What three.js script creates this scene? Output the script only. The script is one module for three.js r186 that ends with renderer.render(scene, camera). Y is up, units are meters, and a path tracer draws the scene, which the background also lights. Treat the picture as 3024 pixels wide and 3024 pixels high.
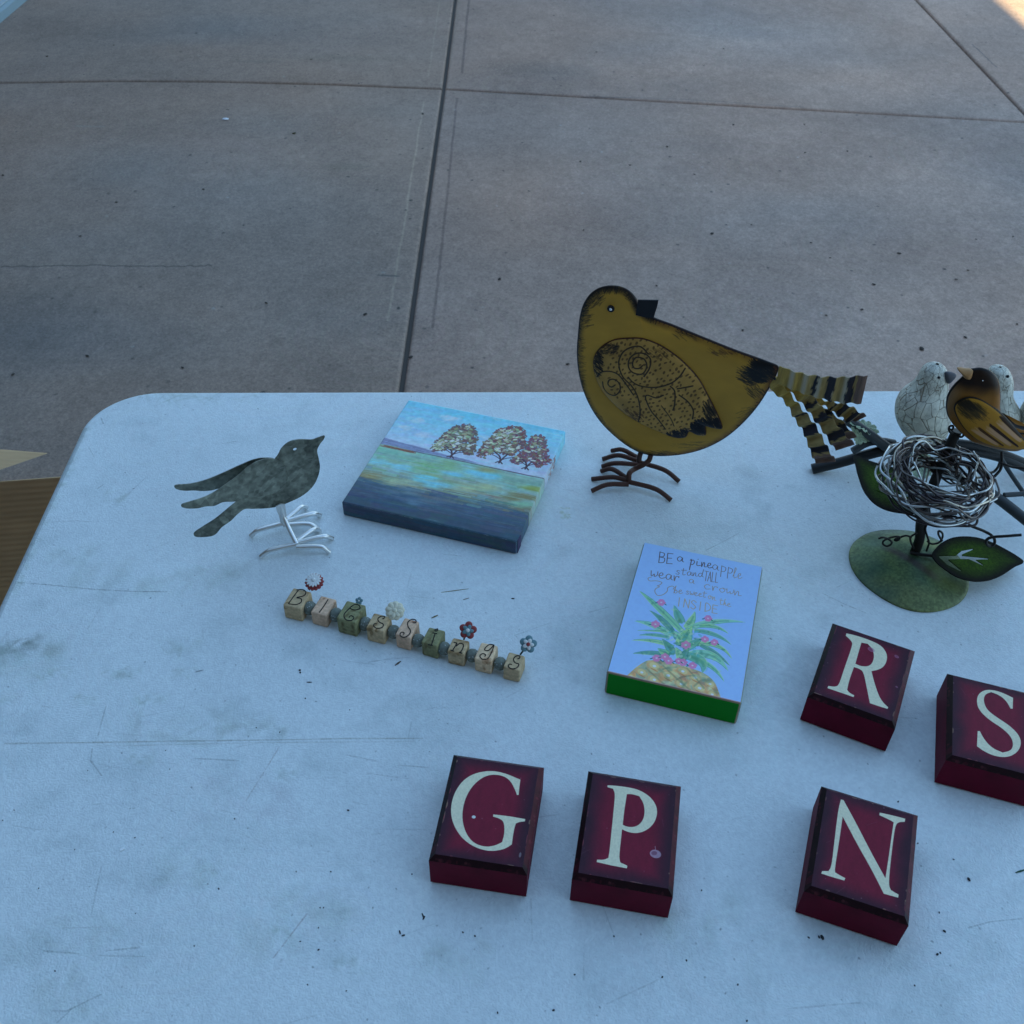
import * as THREE from 'three';
import { mergeGeometries, mergeVertices } from 'three/addons/utils/BufferGeometryUtils.js';
import { RoundedBoxGeometry } from 'three/addons/geometries/RoundedBoxGeometry.js';

// ---------- camera, sky, sun, exposure ----------
const scene = new THREE.Scene();
const TABLE = 0.74, EYE = 0.78, FOCAL = 3028, PITCH = 42.41 * Math.PI / 180, ROLL = 0.97 * Math.PI / 180;
const camera = new THREE.PerspectiveCamera(2 * Math.atan(1512 / FOCAL) * 180 / Math.PI, 1, 0.05, 600);
camera.position.set(0, TABLE + EYE, 0);
camera.rotation.set(-PITCH, 0, ROLL, 'YXZ');
camera.focus = 1.02; camera.userData.fStop = 20;
scene.add(camera);
const renderer = new THREE.WebGLRenderer({ antialias: true });
renderer.setSize(1024, 1024);
renderer.toneMapping = THREE.LinearToneMapping;
renderer.toneMappingExposure = 3.4;
renderer.shadowMap.enabled = true;

const SUN = new THREE.Vector3(0, Math.sin(38 * Math.PI / 180), Math.cos(38 * Math.PI / 180));
{ // clear blue sky: paler towards the horizon, a wide glow round the sun
  const W = 512, H = 256, data = new Float32Array(W * H * 4), zen = [0.097, 0.178, 0.305], hor = [0.46, 0.655, 0.775];
  for (let j = 0; j < H; j++) for (let i = 0; i < W; i++) {
    const el = ((j + 0.5) / H - 0.5) * Math.PI, az = ((i + 0.5) / W - 0.5) * 2 * Math.PI;
    const d = new THREE.Vector3(Math.cos(el) * Math.cos(az), Math.sin(el), Math.cos(el) * Math.sin(az));
    const t = Math.pow(1 - Math.max(0, d.y), 2.4), g = Math.pow(Math.max(0, d.dot(SUN)), 24) * 0.5, o = (j * W + i) * 4;
    for (let c = 0; c < 3; c++) data[o + c] = d.y < 0 ? 0.12 : zen[c] + (hor[c] - zen[c]) * t + g * [1, 0.85, 0.65][c];
    data[o + 3] = 1;
  }
  const sky = new THREE.DataTexture(data, W, H, THREE.RGBAFormat, THREE.FloatType);
  sky.mapping = THREE.EquirectangularReflectionMapping; sky.magFilter = THREE.LinearFilter; sky.needsUpdate = true;
  scene.background = sky; scene.environment = sky;
}
const sun = new THREE.DirectionalLight(new THREE.Color().setRGB(1, 0.84, 0.47), 4.0);
sun.position.copy(SUN).multiplyScalar(30); sun.castShadow = true;
Object.assign(sun.shadow.camera, { left: -10, right: 10, top: 12, bottom: -12, near: 1, far: 60 });
sun.shadow.mapSize.set(4096, 4096); sun.shadow.bias = -0.0005;
scene.add(sun, sun.target);

// ---------- helpers ----------
const V3 = (x, y, z) => new THREE.Vector3(x, y, z), rad = Math.PI / 180;
function rng(s) { return () => { s = (s + 0x6d2b79f5) | 0; let t = Math.imul(s ^ (s >>> 15), 1 | s); t = (t + Math.imul(t ^ (t >>> 7), 61 | t)) ^ t; return ((t ^ (t >>> 14)) >>> 0) / 4294967296; }; }
// the measured line of sight of a spot of the photograph (camera height, tilt and lens were measured from the blocks)
function ray(px, py) {
  const X = px - 1512, Y = py - 1512, c = Math.cos(ROLL), s = Math.sin(ROLL), x = (c * X + s * Y) / FOCAL, u = (s * X - c * Y) / FOCAL;
  return V3(x, -Math.sin(PITCH) + u * Math.cos(PITCH), -Math.cos(PITCH) - u * Math.sin(PITCH));
}
const T = (px, py, h = 0) => { const d = ray(px, py); d.multiplyScalar((h - EYE) / d.y); d.y += TABLE + EYE; return d; };   // on the table, or h above it
const onGround = (px, py, h = 0) => T(px, py, h - TABLE);
class Upright {                                    // an upright plane through point o, turned by a
  constructor(o, a) { this.o = o; this.a = a; this.n = V3(Math.sin(a), 0, Math.cos(a)); this.d = V3(Math.cos(a), 0, -Math.sin(a)); }
  at(px, py, w = 0) {                              // own coordinates: x along, y up from o, z = w off the plane
    const d = ray(px, py), eye = V3(0, TABLE + EYE, 0), k = (this.o.clone().sub(eye).dot(this.n) + w) / d.dot(this.n), p = d.multiplyScalar(k).add(eye).sub(this.o);
    return V3(p.dot(this.d), p.y, w);
  }
  local(p) { const q = p.clone().sub(this.o); return V3(q.dot(this.d), q.y, q.dot(this.n)); }
}
const zoom = (ox, oy, s) => (x, y) => [ox + x * s, oy + y * s];
const used = {};
function numbered(n) { used[n] = (used[n] ?? -1) + 1; return used[n] ? n + '_' + String(used[n]).padStart(3, '0') : n; }
function tag(o, label, category, group) { o.userData.label = label; o.userData.category = category; if (group) o.userData.group = group; return o; }
function thing(name, label, category, p = V3(0, 0, 0), turn = 0, group) { const o = new THREE.Group(); o.name = numbered(name); o.position.copy(p); o.rotation.y = turn; scene.add(o); return tag(o, label, category, group); }
function mesh(name, g, m, parent) { const o = new THREE.Mesh(g, m); o.name = parent === scene ? numbered(name) : name; o.castShadow = o.receiveShadow = true; parent.add(o); return o; }
const lin = (c) => { c /= 255; return c <= 0.04045 ? c / 12.92 : Math.pow((c + 0.055) / 1.055, 2.4); };
const srgb = (c) => Math.round(255 * (c <= 0.0031308 ? 12.92 * c : 1.055 * Math.pow(Math.min(1, c), 1 / 2.4) - 0.055));
// base colour of a thing seen as (r, g, b) under the blue skylight of the shade, k = how much of it reaches the surface
const LIT = [0.34, 0.56, 0.84];
const base = (r, g, b, k = 1) => [r, g, b].map((v, i) => Math.min(0.88, lin(v) / LIT[i] / k));
const css = (r, g, b, k = 1, a = 1) => { const q = base(r, g, b, k).map(srgb); return `rgba(${q[0]},${q[1]},${q[2]},${a})`; };
const rgb = (r, g, b) => new THREE.Color().setRGB(r, g, b);
const M = (color, roughness = 0.6, o = {}) => new THREE.MeshPhysicalMaterial({ color, roughness, specularIntensity: 0.45, ...o });
// value noise
const hash = (x, y, s) => { let h = Math.imul(x | 0, 374761393) ^ Math.imul(y | 0, 668265263) ^ Math.imul(s | 0, 974634777); h = Math.imul(h ^ (h >>> 13), 1274126177); return ((h ^ (h >>> 16)) >>> 0) / 4294967296; };
function vnoise(x, y, s) { const i = Math.floor(x), j = Math.floor(y), f = x - i, g = y - j, a = f * f * (3 - 2 * f), b = g * g * (3 - 2 * g); return (hash(i, j, s) * (1 - a) + hash(i + 1, j, s) * a) * (1 - b) + (hash(i, j + 1, s) * (1 - a) + hash(i + 1, j + 1, s) * a) * b; }
function fbm(x, y, s, n = 4) { let v = 0, a = 0.5, t = 0; for (let k = 0; k < n; k++) { v += a * vnoise(x, y, s + k); t += a; a *= 0.5; x *= 2.03; y *= 2.03; } return v / t; }
function canvasTex(c, colour = true) { const t = new THREE.CanvasTexture(c); if (colour) t.colorSpace = THREE.SRGBColorSpace; t.wrapS = t.wrapT = THREE.MirroredRepeatWrapping; return t; }
// a canvas in metres: bounds [x0, x1, y0, y1], y up; draw with .P(list of [x, y] in metres)
class Sheet {
  constructor(x0, x1, y0, y1, width) { Object.assign(this, { x0, x1, y0, y1 }); this.c = document.createElement('canvas'); this.c.width = width; this.c.height = Math.max(4, Math.round(width * (y1 - y0) / (x1 - x0))); this.g = this.c.getContext('2d'); this.s = width / (x1 - x0); this.g.lineCap = this.g.lineJoin = 'round'; }
  xy([x, y]) { return [(x - this.x0) * this.s, (this.y1 - y) * this.s]; }
  uv(g, pick = (x, y) => [x, y]) { const p = g.attributes.position, u = new Float32Array(p.count * 2); for (let i = 0; i < p.count; i++) { const [a, b] = pick(p.getX(i), p.getY(i), p.getZ(i)); u[2 * i] = (a - this.x0) / (this.x1 - this.x0); u[2 * i + 1] = (b - this.y0) / (this.y1 - this.y0); } g.setAttribute('uv', new THREE.BufferAttribute(u, 2)); return g; }
  fill(col) { this.g.fillStyle = col; this.g.fillRect(0, 0, this.c.width, this.c.height); }
  path(pts, closed, smooth = true) {
    const q = pts.map((p) => this.xy(p)), g = this.g; g.beginPath();
    if (!smooth) { q.forEach((p, i) => (i ? g.lineTo(...p) : g.moveTo(...p))); if (closed) g.closePath(); return; }
    const c = new THREE.SplineCurve(q.concat(closed ? [q[0]] : []).map((p) => new THREE.Vector2(...p))).getPoints(q.length * 8);
    c.forEach((p, i) => (i ? g.lineTo(p.x, p.y) : g.moveTo(p.x, p.y))); if (closed) g.closePath();
  }
  line(pts, w, col, smooth = true) { this.path(pts, false, smooth); this.g.strokeStyle = col; this.g.lineWidth = w * this.s; this.g.stroke(); }
  area(pts, col, smooth = true) { this.path(pts, true, smooth); this.g.fillStyle = col; this.g.fill(); }
  dab([x, y], rx, ry, turn, col) { const g = this.g, [a, b] = this.xy([x, y]); g.save(); g.translate(a, b); g.rotate(-turn); g.beginPath(); g.ellipse(0, 0, rx * this.s, ry * this.s, 0, 0, 7); g.fillStyle = col; g.fill(); g.restore(); }
  soft([x, y], rx, ry, turn, r, g_, b, a) { const g = this.g, [p, q] = this.xy([x, y]); g.save(); g.translate(p, q); g.rotate(-turn); g.scale(rx * this.s, ry * this.s); const f = g.createRadialGradient(0, 0, 0, 0, 0, 1); f.addColorStop(0, `rgba(${r},${g_},${b},${a})`); f.addColorStop(0.55, `rgba(${r},${g_},${b},${a * 0.5})`); f.addColorStop(1, `rgba(${r},${g_},${b},0)`); g.fillStyle = f; g.fillRect(-1, -1, 2, 2); g.restore(); }
  pixels(f) { const { width: w, height: h } = this.c, im = this.g.getImageData(0, 0, w, h), d = im.data; for (let j = 0; j < h; j++) for (let i = 0; i < w; i++) { const o = (j * w + i) * 4, k = f(this.x0 + i / this.s, this.y1 - j / this.s, d[o], d[o + 1], d[o + 2]); d[o] = k[0]; d[o + 1] = k[1]; d[o + 2] = k[2]; d[o + 3] = 255; } this.g.putImageData(im, 0, 0); }
  tex(colour = true) { return canvasTex(this.c, colour); }
}
const grain = (S, amp, scale, seed, tint = [1, 1, 1]) => S.pixels((x, y, r, g, b) => { const n = (fbm(x * scale, y * scale, seed, 4) - 0.5) * amp; return [r * (1 + n * tint[0]), g * (1 + n * tint[1]), b * (1 + n * tint[2])]; });
function spline2(pts, per = 8, closed = true) { const c = new THREE.CatmullRomCurve3(pts.map((p) => V3(p.x ?? p[0], p.y ?? p[1], 0)), closed, 'centripetal').getPoints(pts.length * per); if (closed) c.pop(); return c.map((p) => new THREE.Vector2(p.x, p.y)); }
function plate(outline, depth, bevel = 0, holes = []) {                       // sheet of metal in its own x, y plane, its back at z = 0
  const s = new THREE.Shape(outline); for (const h of holes) s.holes.push(new THREE.Path(h));
  return new THREE.ExtrudeGeometry(s, { depth: depth - 2 * bevel, bevelEnabled: bevel > 0, bevelSize: bevel, bevelThickness: bevel, bevelOffset: -bevel, bevelSegments: 2, steps: 1 }).translate(0, 0, bevel);
}
function puff(outline, front, back, power = 2, rings = 14) {                  // a body swelling from its outline
  const n = outline.length, c = outline.reduce((a, p) => a.add(p), new THREE.Vector2()).multiplyScalar(1 / n), pos = [], idx = [];
  for (const side of [1, -1]) {
    const at = pos.length / 3, dep = side > 0 ? front : back;
    for (let r = 0; r <= rings; r++) for (let i = 0; i < n; i++) { const t = Math.sin((r / rings) * Math.PI / 2), p = outline[i]; pos.push(c.x + (p.x - c.x) * t, c.y + (p.y - c.y) * t, side * dep * Math.pow(1 - Math.pow(t, power), 1 / 2)); }
    for (let r = 0; r < rings; r++) for (let i = 0; i < n; i++) { const a = at + r * n + i, b = at + r * n + (i + 1) % n, d = a + n, e = b + n; if (side > 0) idx.push(a, d, b, b, d, e); else idx.push(a, b, d, b, e, d); }
  }
  const g = new THREE.BufferGeometry(); g.setAttribute('position', new THREE.Float32BufferAttribute(pos, 3)); g.setIndex(idx);
  const m = mergeVertices(g, 1e-6); m.computeVertexNormals(); return m;
}
const rod = (pts, r, seg = 0, sides = 10) => { const g = [new THREE.TubeGeometry(new THREE.CatmullRomCurve3(pts, false, 'centripetal'), seg || pts.length * 8, r, sides)]; for (const [p, q] of [[pts[0], pts[1]], [pts.at(-1), pts.at(-2)]]) { const c = new THREE.CircleGeometry(r, sides); c.lookAt(p.clone().sub(q)); c.translate(p.x, p.y, p.z); g.push(c); } return mergeGeometries(g); };
const bentRod = (pts, r) => { const q = []; for (let i = 0; i < pts.length; i++) { if (i && i < pts.length - 1) { q.push(pts[i].clone().lerp(pts[i - 1], 0.15), pts[i].clone().lerp(pts[i + 1], 0.15)); } else q.push(pts[i]); } return rod(q, r, q.length * 6, 10); };
function colourBy(g, f) { const p = g.attributes.position, c = new Float32Array(p.count * 3); for (let i = 0; i < p.count; i++) c.set(f(p.getX(i), p.getY(i), p.getZ(i), i), i * 3); g.setAttribute('color', new THREE.BufferAttribute(c, 3)); return g; }

// ---------- ground, pavement, kerb, the building that throws the shade ----------
{
  const ground = mesh('ground', new THREE.PlaneGeometry(900, 900).rotateX(-Math.PI / 2).translate(0, -0.013, 0), M(rgb(0.11, 0.095, 0.082), 0.95), scene); ground.userData.kind = 'structure';
  const R = rng(11), S = new Sheet(-2.7, 2.7, 1.3, 6.1, 2048);                // y runs away from the camera (-z)
  S.fill('rgb(170,147,133)');
  const Q = (px, py) => { const p = onGround(px, py); return [p.x, -p.z]; };
  for (let i = 0; i < 70; i++) { const d = R() < 0.6; S.soft([-2.7 + R() * 5.4, 1.3 + R() * 4.8], 0.2 + R() * 0.6, 0.1 + R() * 0.3, (R() - 0.5) * 0.6, ...(d ? [132, 114, 106] : [200, 170, 154]), 0.10 + R() * 0.12); }
  const st = zoom(1512, 0, 0.7826), sl = zoom(0, 0, 0.7826);
  for (const [x, y, rx, ry, a] of [[1050, 230, 0.42, 0.22, 0.3], [1250, 200, 0.35, 0.16, 0.28], [900, 130, 0.3, 0.14, 0.2], [130, 270, 0.3, 0.14, 0.3]]) S.soft(Q(...st(x, y)), rx, ry, -0.1, 122, 116, 112, a);
  for (const [x, y, rx, ry, a, c] of [[800, 110, 0.6, 0.25, 0.32, [88, 96, 102]], [1000, 450, 0.3, 0.3, 0.2, [95, 100, 104]], [500, 650, 0.6, 0.35, 0.26, [98, 100, 102]], [300, 900, 0.5, 0.35, 0.22, [98, 98, 100]], [1300, 220, 0.3, 0.06, 0.3, [98, 92, 78]], [1320, 630, 0.12, 0.05, 0.35, [92, 88, 74]], [980, 232, 0.12, 0.03, 0.35, [90, 88, 78]], [250, 380, 0.5, 0.2, 0.22, [150, 136, 134]], [1040, 680, 0.3, 0.12, 0.18, [152, 145, 136]], [100, 1250, 0.5, 0.25, 0.34, [92, 90, 92]], [350, 1300, 0.5, 0.2, 0.2, [100, 98, 100]], [1400, 420, 0.2, 0.08, 0.22, [100, 92, 84]]]) S.soft(Q(...sl(x, y)), rx, ry, 0, ...c.map((v) => v + 26), a * 0.8);
  // trowel lines beside the long joint, a hairline crack, small scuffs
  const wob = (pts, j) => { const o = []; for (let i = 0; i < pts.length - 1; i++) for (let k = 0; k < 14; k++) { const t = k / 14; o.push([pts[i][0] + (pts[i + 1][0] - pts[i][0]) * t + (R() - 0.5) * j, pts[i][1] + (pts[i + 1][1] - pts[i][1]) * t + (R() - 0.5) * j]); } return o; };
  S.line(wob([Q(1299, 0), Q(1262, 245)], 0.003), 0.005, 'rgba(206,184,162,.4)'); S.line(wob([Q(1252, 300), Q(1174, 783), Q(1143, 960)], 0.004), 0.006, 'rgba(210,186,162,.5)');
  S.line(wob([Q(1385, 0), Q(1362, 235)], 0.003), 0.010, 'rgba(104,90,84,.45)'); S.line(wob([Q(1350, 290), Q(1303, 743), Q(1276, 985)], 0.003), 0.008, 'rgba(100,86,80,.4)');
  S.line(wob([Q(1420, 275), Q(2000, 292), Q(2400, 318)], 0.004), 0.006, 'rgba(90,90,92,.35)');
  S.line(wob([Q(0, 788), Q(230, 783), Q(480, 786), Q(640, 783)], 0.008), 0.0035, 'rgba(62,60,60,.7)');
  S.line(wob([Q(2870, 130), Q(2950, 205)], 0.003), 0.006, 'rgba(84,84,86,.5)');
  S.line(wob([Q(225, 372), Q(310, 374)], 0.003), 0.012, 'rgba(178,168,160,.5)'); S.line(wob([Q(1120, 812), Q(1180, 815)], 0.003), 0.008, 'rgba(90,88,88,.6)');
  for (let i = 0; i < 650; i++) { const p = [-2.7 + R() * 5.4, 1.3 + R() * 4.8], l = R() < 0.3; S.dab(p, 0.003 + R() * R() * 0.006, 0.003 + R() * 0.003, R() * 3, l ? `rgba(188,184,178,${0.25 + R() * 0.4})` : `rgba(70,68,66,${0.3 + R() * 0.45})`); }
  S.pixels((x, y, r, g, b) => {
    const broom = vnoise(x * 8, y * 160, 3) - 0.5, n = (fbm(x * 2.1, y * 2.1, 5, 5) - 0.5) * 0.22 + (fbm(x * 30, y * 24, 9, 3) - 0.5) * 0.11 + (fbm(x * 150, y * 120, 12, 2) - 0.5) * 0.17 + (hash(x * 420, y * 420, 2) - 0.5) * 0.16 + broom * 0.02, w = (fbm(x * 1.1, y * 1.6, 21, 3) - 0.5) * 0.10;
    const j = Math.min(1, Math.max(0, (x + 0.29) * 90 + 0.5)), k = j > 0.5 ? 0.93 + 0.07 * Math.min(1, (x + 0.3) / 1.2) : 0.90 - 0.07 * Math.max(0, Math.min(1, (-0.3 - x) / 1.4 + (2.8 - y) * 0.2)); return [r * (1 + n + w) * k, g * (1 + n) * (k + 0.008 * (1 - j)), b * (1 + n - w * 0.8) * k];  // slabs differ in tone; the fade toward lower left is shade in the colour
  });
  const B = new Sheet(0, 0.4, 0, 0.4, 512); B.pixels((x, y) => { const v = 255 * (0.6 * fbm(x * 140, y * 140, 31, 3) + 0.4 * hash(x * 1280, y * 1280, 4)); return [v, v, v]; });
  const bump = B.tex(false); bump.repeat.set(5.4 / 0.4, 4.8 / 0.4);
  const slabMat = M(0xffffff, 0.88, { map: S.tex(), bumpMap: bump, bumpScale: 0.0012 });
  const pav = new THREE.Group(); pav.name = 'pavement'; pav.userData.kind = 'structure'; scene.add(pav);
  const J1 = [[-0.35, -9], [-0.317, -5.33], [-0.3023, -4.168], [-0.285, -2.116], [-0.262, 0], [-0.245, 2.4]], J2 = [[1.92, -9], [1.951, -5.454], [1.968, -3.925], [1.99, -2.2], [2.02, 0], [2.05, 2.4]];
  const CL = [[-2.42, -4.145], [-2.07, -4.155], [-1.6, -4.195], [-1.2, -4.206], [-0.75, -4.196], [-0.3023, -4.168]], CR = [[-0.3023, -4.168], [0.3, -4.103], [0.884, -4.04], [1.45, -3.98], [1.968, -3.925]], CX = [[1.968, -3.925], [4.3, -3.72]];
  const slab = (pts) => {
    const s = new THREE.Shape(pts.map(([x, z]) => new THREE.Vector2(x, -z))); if (THREE.ShapeUtils.area(s.getPoints()) < 0) pts = [...pts].reverse();
    const g = new THREE.ExtrudeGeometry(new THREE.Shape(pts.map(([x, z]) => new THREE.Vector2(x, -z))), { depth: 0.02, bevelEnabled: true, bevelSize: 0.009, bevelThickness: 0.009, bevelOffset: -0.0155, bevelSegments: 3, steps: 1 }).translate(0, 0, -0.029).rotateX(-Math.PI / 2);
    S.uv(g, (x, y, z) => [x, -z]); mesh('slab', g, slabMat, pav);
  };
  const rev = (a) => [...a].reverse();
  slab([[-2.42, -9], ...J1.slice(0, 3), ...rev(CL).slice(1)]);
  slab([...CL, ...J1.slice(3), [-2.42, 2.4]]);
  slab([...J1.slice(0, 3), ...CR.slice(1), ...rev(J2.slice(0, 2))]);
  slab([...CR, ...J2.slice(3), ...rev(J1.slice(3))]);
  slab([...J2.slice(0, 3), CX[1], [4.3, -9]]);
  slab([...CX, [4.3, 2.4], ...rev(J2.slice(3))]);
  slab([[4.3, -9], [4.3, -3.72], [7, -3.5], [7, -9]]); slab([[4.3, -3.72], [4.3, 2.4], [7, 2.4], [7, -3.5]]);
  const kerbShape = new THREE.Shape([[0, 0], [0, 0.035], [-0.012, 0.045], [-0.9, 0.05], [-0.9, 0]].map((p) => new THREE.Vector2(...p)));
  const kerb = mesh('kerb', new THREE.ExtrudeGeometry(kerbShape, { depth: 12, bevelEnabled: false, steps: 1 }).translate(-2.345, 0, -9.6), M(rgb(0.24, 0.31, 0.34), 0.8), scene); kerb.userData.kind = 'structure';
  const rim = mesh('pale_edge', new THREE.BoxGeometry(0.05, 0.006, 12).translate(-2.385, 0.0495, -3.6), M(rgb(0.40, 0.47, 0.50), 0.7), kerb);
  // building whose shade lies over the table
  const b = thing('building', 'tall plain stucco building shading the table and pavement, its left wing added', 'building', V3(-9, 0, 1.75));
  const stucco = M(rgb(0.17, 0.145, 0.12), 0.9);
  mesh('unseen_wall', new THREE.BoxGeometry(22.716, 7.4, 8).translate(0, 3.7, 4), stucco, b);
  mesh('unseen_wall', new THREE.BoxGeometry(8, 5.6, 14).translate(0.6, 2.8, -7.003), stucco, b);  // unseen left wing, added to dim the left of table and pavement
  mesh('parapet', new THREE.BoxGeometry(22.7, 0.25, 8).translate(0, 7.53, 4.01), M(rgb(0.4, 0.38, 0.35), 0.8), b);
}

// ---------- folding table ----------
const tbl = { o: V3(-0.534, TABLE, -1.0715), turn: 1.9 * rad };
const tu = V3(Math.cos(tbl.turn), 0, -Math.sin(tbl.turn)), tv = V3(Math.sin(tbl.turn), 0, Math.cos(tbl.turn));
{
  const t = thing('folding_table', 'white plastic folding table with rounded corner and scuffed top', 'table', V3(tbl.o.x, 0, tbl.o.z), tbl.turn);
  const S = new Sheet(0, 1.30, -0.86, 0, 2048), R = rng(5);
  const Q = (px, py) => { const p = T(px, py).sub(tbl.o); return [p.dot(tu), -p.dot(tv)]; };
  S.fill('rgb(216,225,227)');
  for (let i = 0; i < 90; i++) S.soft([R() * 1.3, -R() * 0.86], 0.03 + R() * 0.12, 0.02 + R() * 0.06, R() * 3, ...(R() < 0.7 ? [196, 204, 204] : [240, 240, 242]), 0.05 + R() * 0.08);
  const z3 = zoom(0, 1100, 0.4657), z4 = zoom(0, 1900, 0.6729), zb = zoom(1300, 2600, 0.8923);
  const smudge = (z, x, y, rx, ry, a, c = [120, 128, 116]) => { const p = Q(...z(x, y)); for (let k = 0; k < 16; k++) S.soft([p[0] + (R() - 0.5) * rx * 1.6, p[1] + (R() - 0.5) * ry * 1.6], rx * (0.15 + R() * 0.35), ry * (0.15 + R() * 0.4), R() * 3, ...c, a * 0.45 * (0.3 + R() * 0.7)); };
  smudge(z3, 60, 1740, 0.035, 0.012, 0.5, [84, 94, 88]); smudge(z3, 190, 1720, 0.03, 0.014, 0.55, [84, 94, 86]); smudge(z3, 150, 1800, 0.05, 0.02, 0.3);
  smudge(z3, 740, 785, 0.02, 0.012, 0.3); smudge(z3, 560, 1300, 0.05, 0.03, 0.2); smudge(z3, 1380, 1290, 0.04, 0.02, 0.2); smudge(z3, 1060, 150, 0.09, 0.007, 0.35, [116, 130, 112]); smudge(z3, 1350, 160, 0.08, 0.006, 0.25);
  smudge(z3, 420, 1150, 0.04, 0.02, 0.2); smudge(z3, 1100, 1350, 0.05, 0.02, 0.2); smudge(z3, 1150, 1740, 0.03, 0.012, 0.25);
  for (const [x, y] of [[195, 130], [268, 130], [505, 128], [560, 130], [810, 130], [625, 243], [690, 240], [15, 250], [375, 250], [620, 500], [1255, 580], [900, 985], [1520, 1420], [1250, 1255]]) smudge(z4, x, y, 0.014, 0.008, 0.26);
  smudge(z4, 800, 370, 0.06, 0.02, 0.3); smudge(z4, 1100, 370, 0.04, 0.01, 0.3); smudge(z4, 1100, 660, 0.05, 0.03, 0.25, [150, 140, 150]); smudge(z4, 870, 990, 0.04, 0.02, 0.2); smudge(z4, 1330, 1220, 0.05, 0.035, 0.25); smudge(z4, 300, 1590, 0.05, 0.03, 0.25); smudge(z4, 300, 1300, 0.06, 0.02, 0.2); smudge(z4, 50, 80, 0.07, 0.03, 0.25);
  smudge(zb, 850, 130, 0.04, 0.02, 0.2); smudge(zb, 60, 240, 0.04, 0.02, 0.2); smudge((x, y) => [x, y], 1670, 1515, 0.006, 0.012, 0.6, [110, 120, 50]);
  const sc = (z, pts, w = 0.0009, a = 0.6, c = '96,104,106') => { const q = pts.map(([x, y]) => Q(...z(x, y))); for (let i = 0; i < q.length - 1; i++) for (let k = 0; k < 8; k++) { const f = (k0) => [q[i][0] + (q[i + 1][0] - q[i][0]) * k0 / 8, q[i][1] + (q[i + 1][1] - q[i][1]) * k0 / 8]; S.line([f(k), f(k + 1)], w * (0.6 + R() * 0.7), `rgba(${c},${a * 0.75 * (0.45 + R() * 0.55)})`, false); } };
  sc(z3, [[110, 1330], [290, 1345], [600, 1376], [860, 1389], [1060, 1390]], 0.0009, 0.75); sc(z3, [[815, 770], [920, 670]], 0.0007, 0.5); sc(z3, [[300, 950], [490, 940], [600, 950]], 0.0008, 0.35); sc(z3, [[1410, 450], [1503, 435]], 0.001, 0.4); sc(z3, [[640, 285], [655, 325]], 0.0012, 0.5); sc(z3, [[620, 735], [655, 712]], 0.0012, 0.5); sc(z3, [[560, 470], [600, 540]], 0.001, 0.3);
  sc(z4, [[20, 440], [410, 435], [720, 430], [1190, 424], [1540, 418], [1855, 417]], 0.0012, 0.55, '120,122,112'); sc(z4, [[410, 452], [1130, 436], [1820, 430]], 0.0008, 0.4, '120,122,112'); sc(z4, [[465, 275], [430, 405]], 0.001, 0.5); sc(z4, [[405, 460], [398, 515], [445, 580]], 0.0009, 0.45); sc(z4, [[1225, 455], [1180, 530], [1080, 690]], 0.001, 0.4, '130,118,116'); sc(z4, [[850, 505], [1050, 515]], 0.0009, 0.45); sc(z4, [[1345, 1190], [1200, 1380]], 0.0009, 0.6, '124,108,110'); sc(z4, [[190, 1350], [345, 1362]], 0.001, 0.55); sc(z4, [[465, 1350], [610, 1335]], 0.0009, 0.4); sc(z4, [[445, 980], [400, 1190]], 0.0009, 0.35); sc(z4, [[230, 1612], [290, 1615], [445, 1540]], 0.0009, 0.5); sc(z4, [[250, 1665], [320, 1600]], 0.0009, 0.4); sc(z4, [[1520, 490], [1650, 515]], 0.0009, 0.4); sc(z4, [[1750, 535], [1880, 545]], 0.0009, 0.35); sc(z4, [[1620, 80], [1800, 60]], 0.0008, 0.3); sc(z4, [[630, 320], [750, 295]], 0.0007, 0.3); sc(z4, [[1610, 570], [1790, 595]], 0.0008, 0.3); sc(z4, [[860, 125], [890, 118]], 0.0014, 0.7); sc(z4, [[1640, 815], [1870, 818]], 0.0007, 0.25);
  const zt = zoom(2350, 1050, 0.414), zo = zoom(1740, 1560, 0.3106), zr = zoom(780, 1650, 0.4451), zn = zoom(2280, 1800, 0.528);
  sc(zt, [[190, 1695], [340, 1770], [520, 1845]], 0.0007, 0.5); sc(zt, [[280, 1660], [400, 1600]], 0.0007, 0.3); sc(zo, [[1110, 210], [1290, 120], [1440, 35]], 0.0007, 0.5); sc(zo, [[0, 800], [180, 750]], 0.0007, 0.35); sc(zr, [[1660, 510], [1900, 425]], 0.0007, 0.4); sc(zr, [[1450, 560], [1560, 535]], 0.0007, 0.35); sc(zr, [[690, 690], [870, 655]], 0.0007, 0.35); sc(zr, [[975, 100], [950, 190]], 0.0007, 0.3);
  sc(zn, [[1100, 1780], [1230, 1745], [1400, 1730]], 0.0008, 0.45); sc(zb, [[550, 410], [720, 330]], 0.0008, 0.35); sc(zb, [[1150, 425], [1390, 405]], 0.0008, 0.35); sc(zb, [[300, 60], [305, 200]], 0.0007, 0.3); sc(zb, [[475, 240], [475, 330]], 0.0007, 0.3);
  for (let i = 0; i < 130; i++) { const x = R() * 1.3, y = -R() * 0.86, a = (R() - 0.5) * (R() < 0.6 ? 0.6 : 3), l = 0.006 + R() * 0.03; S.line([[x, y], [x + Math.cos(a) * l, y + Math.sin(a) * l]], 0.0005, `rgba(110,118,118,${0.12 + R() * 0.25})`, false); }
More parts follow.
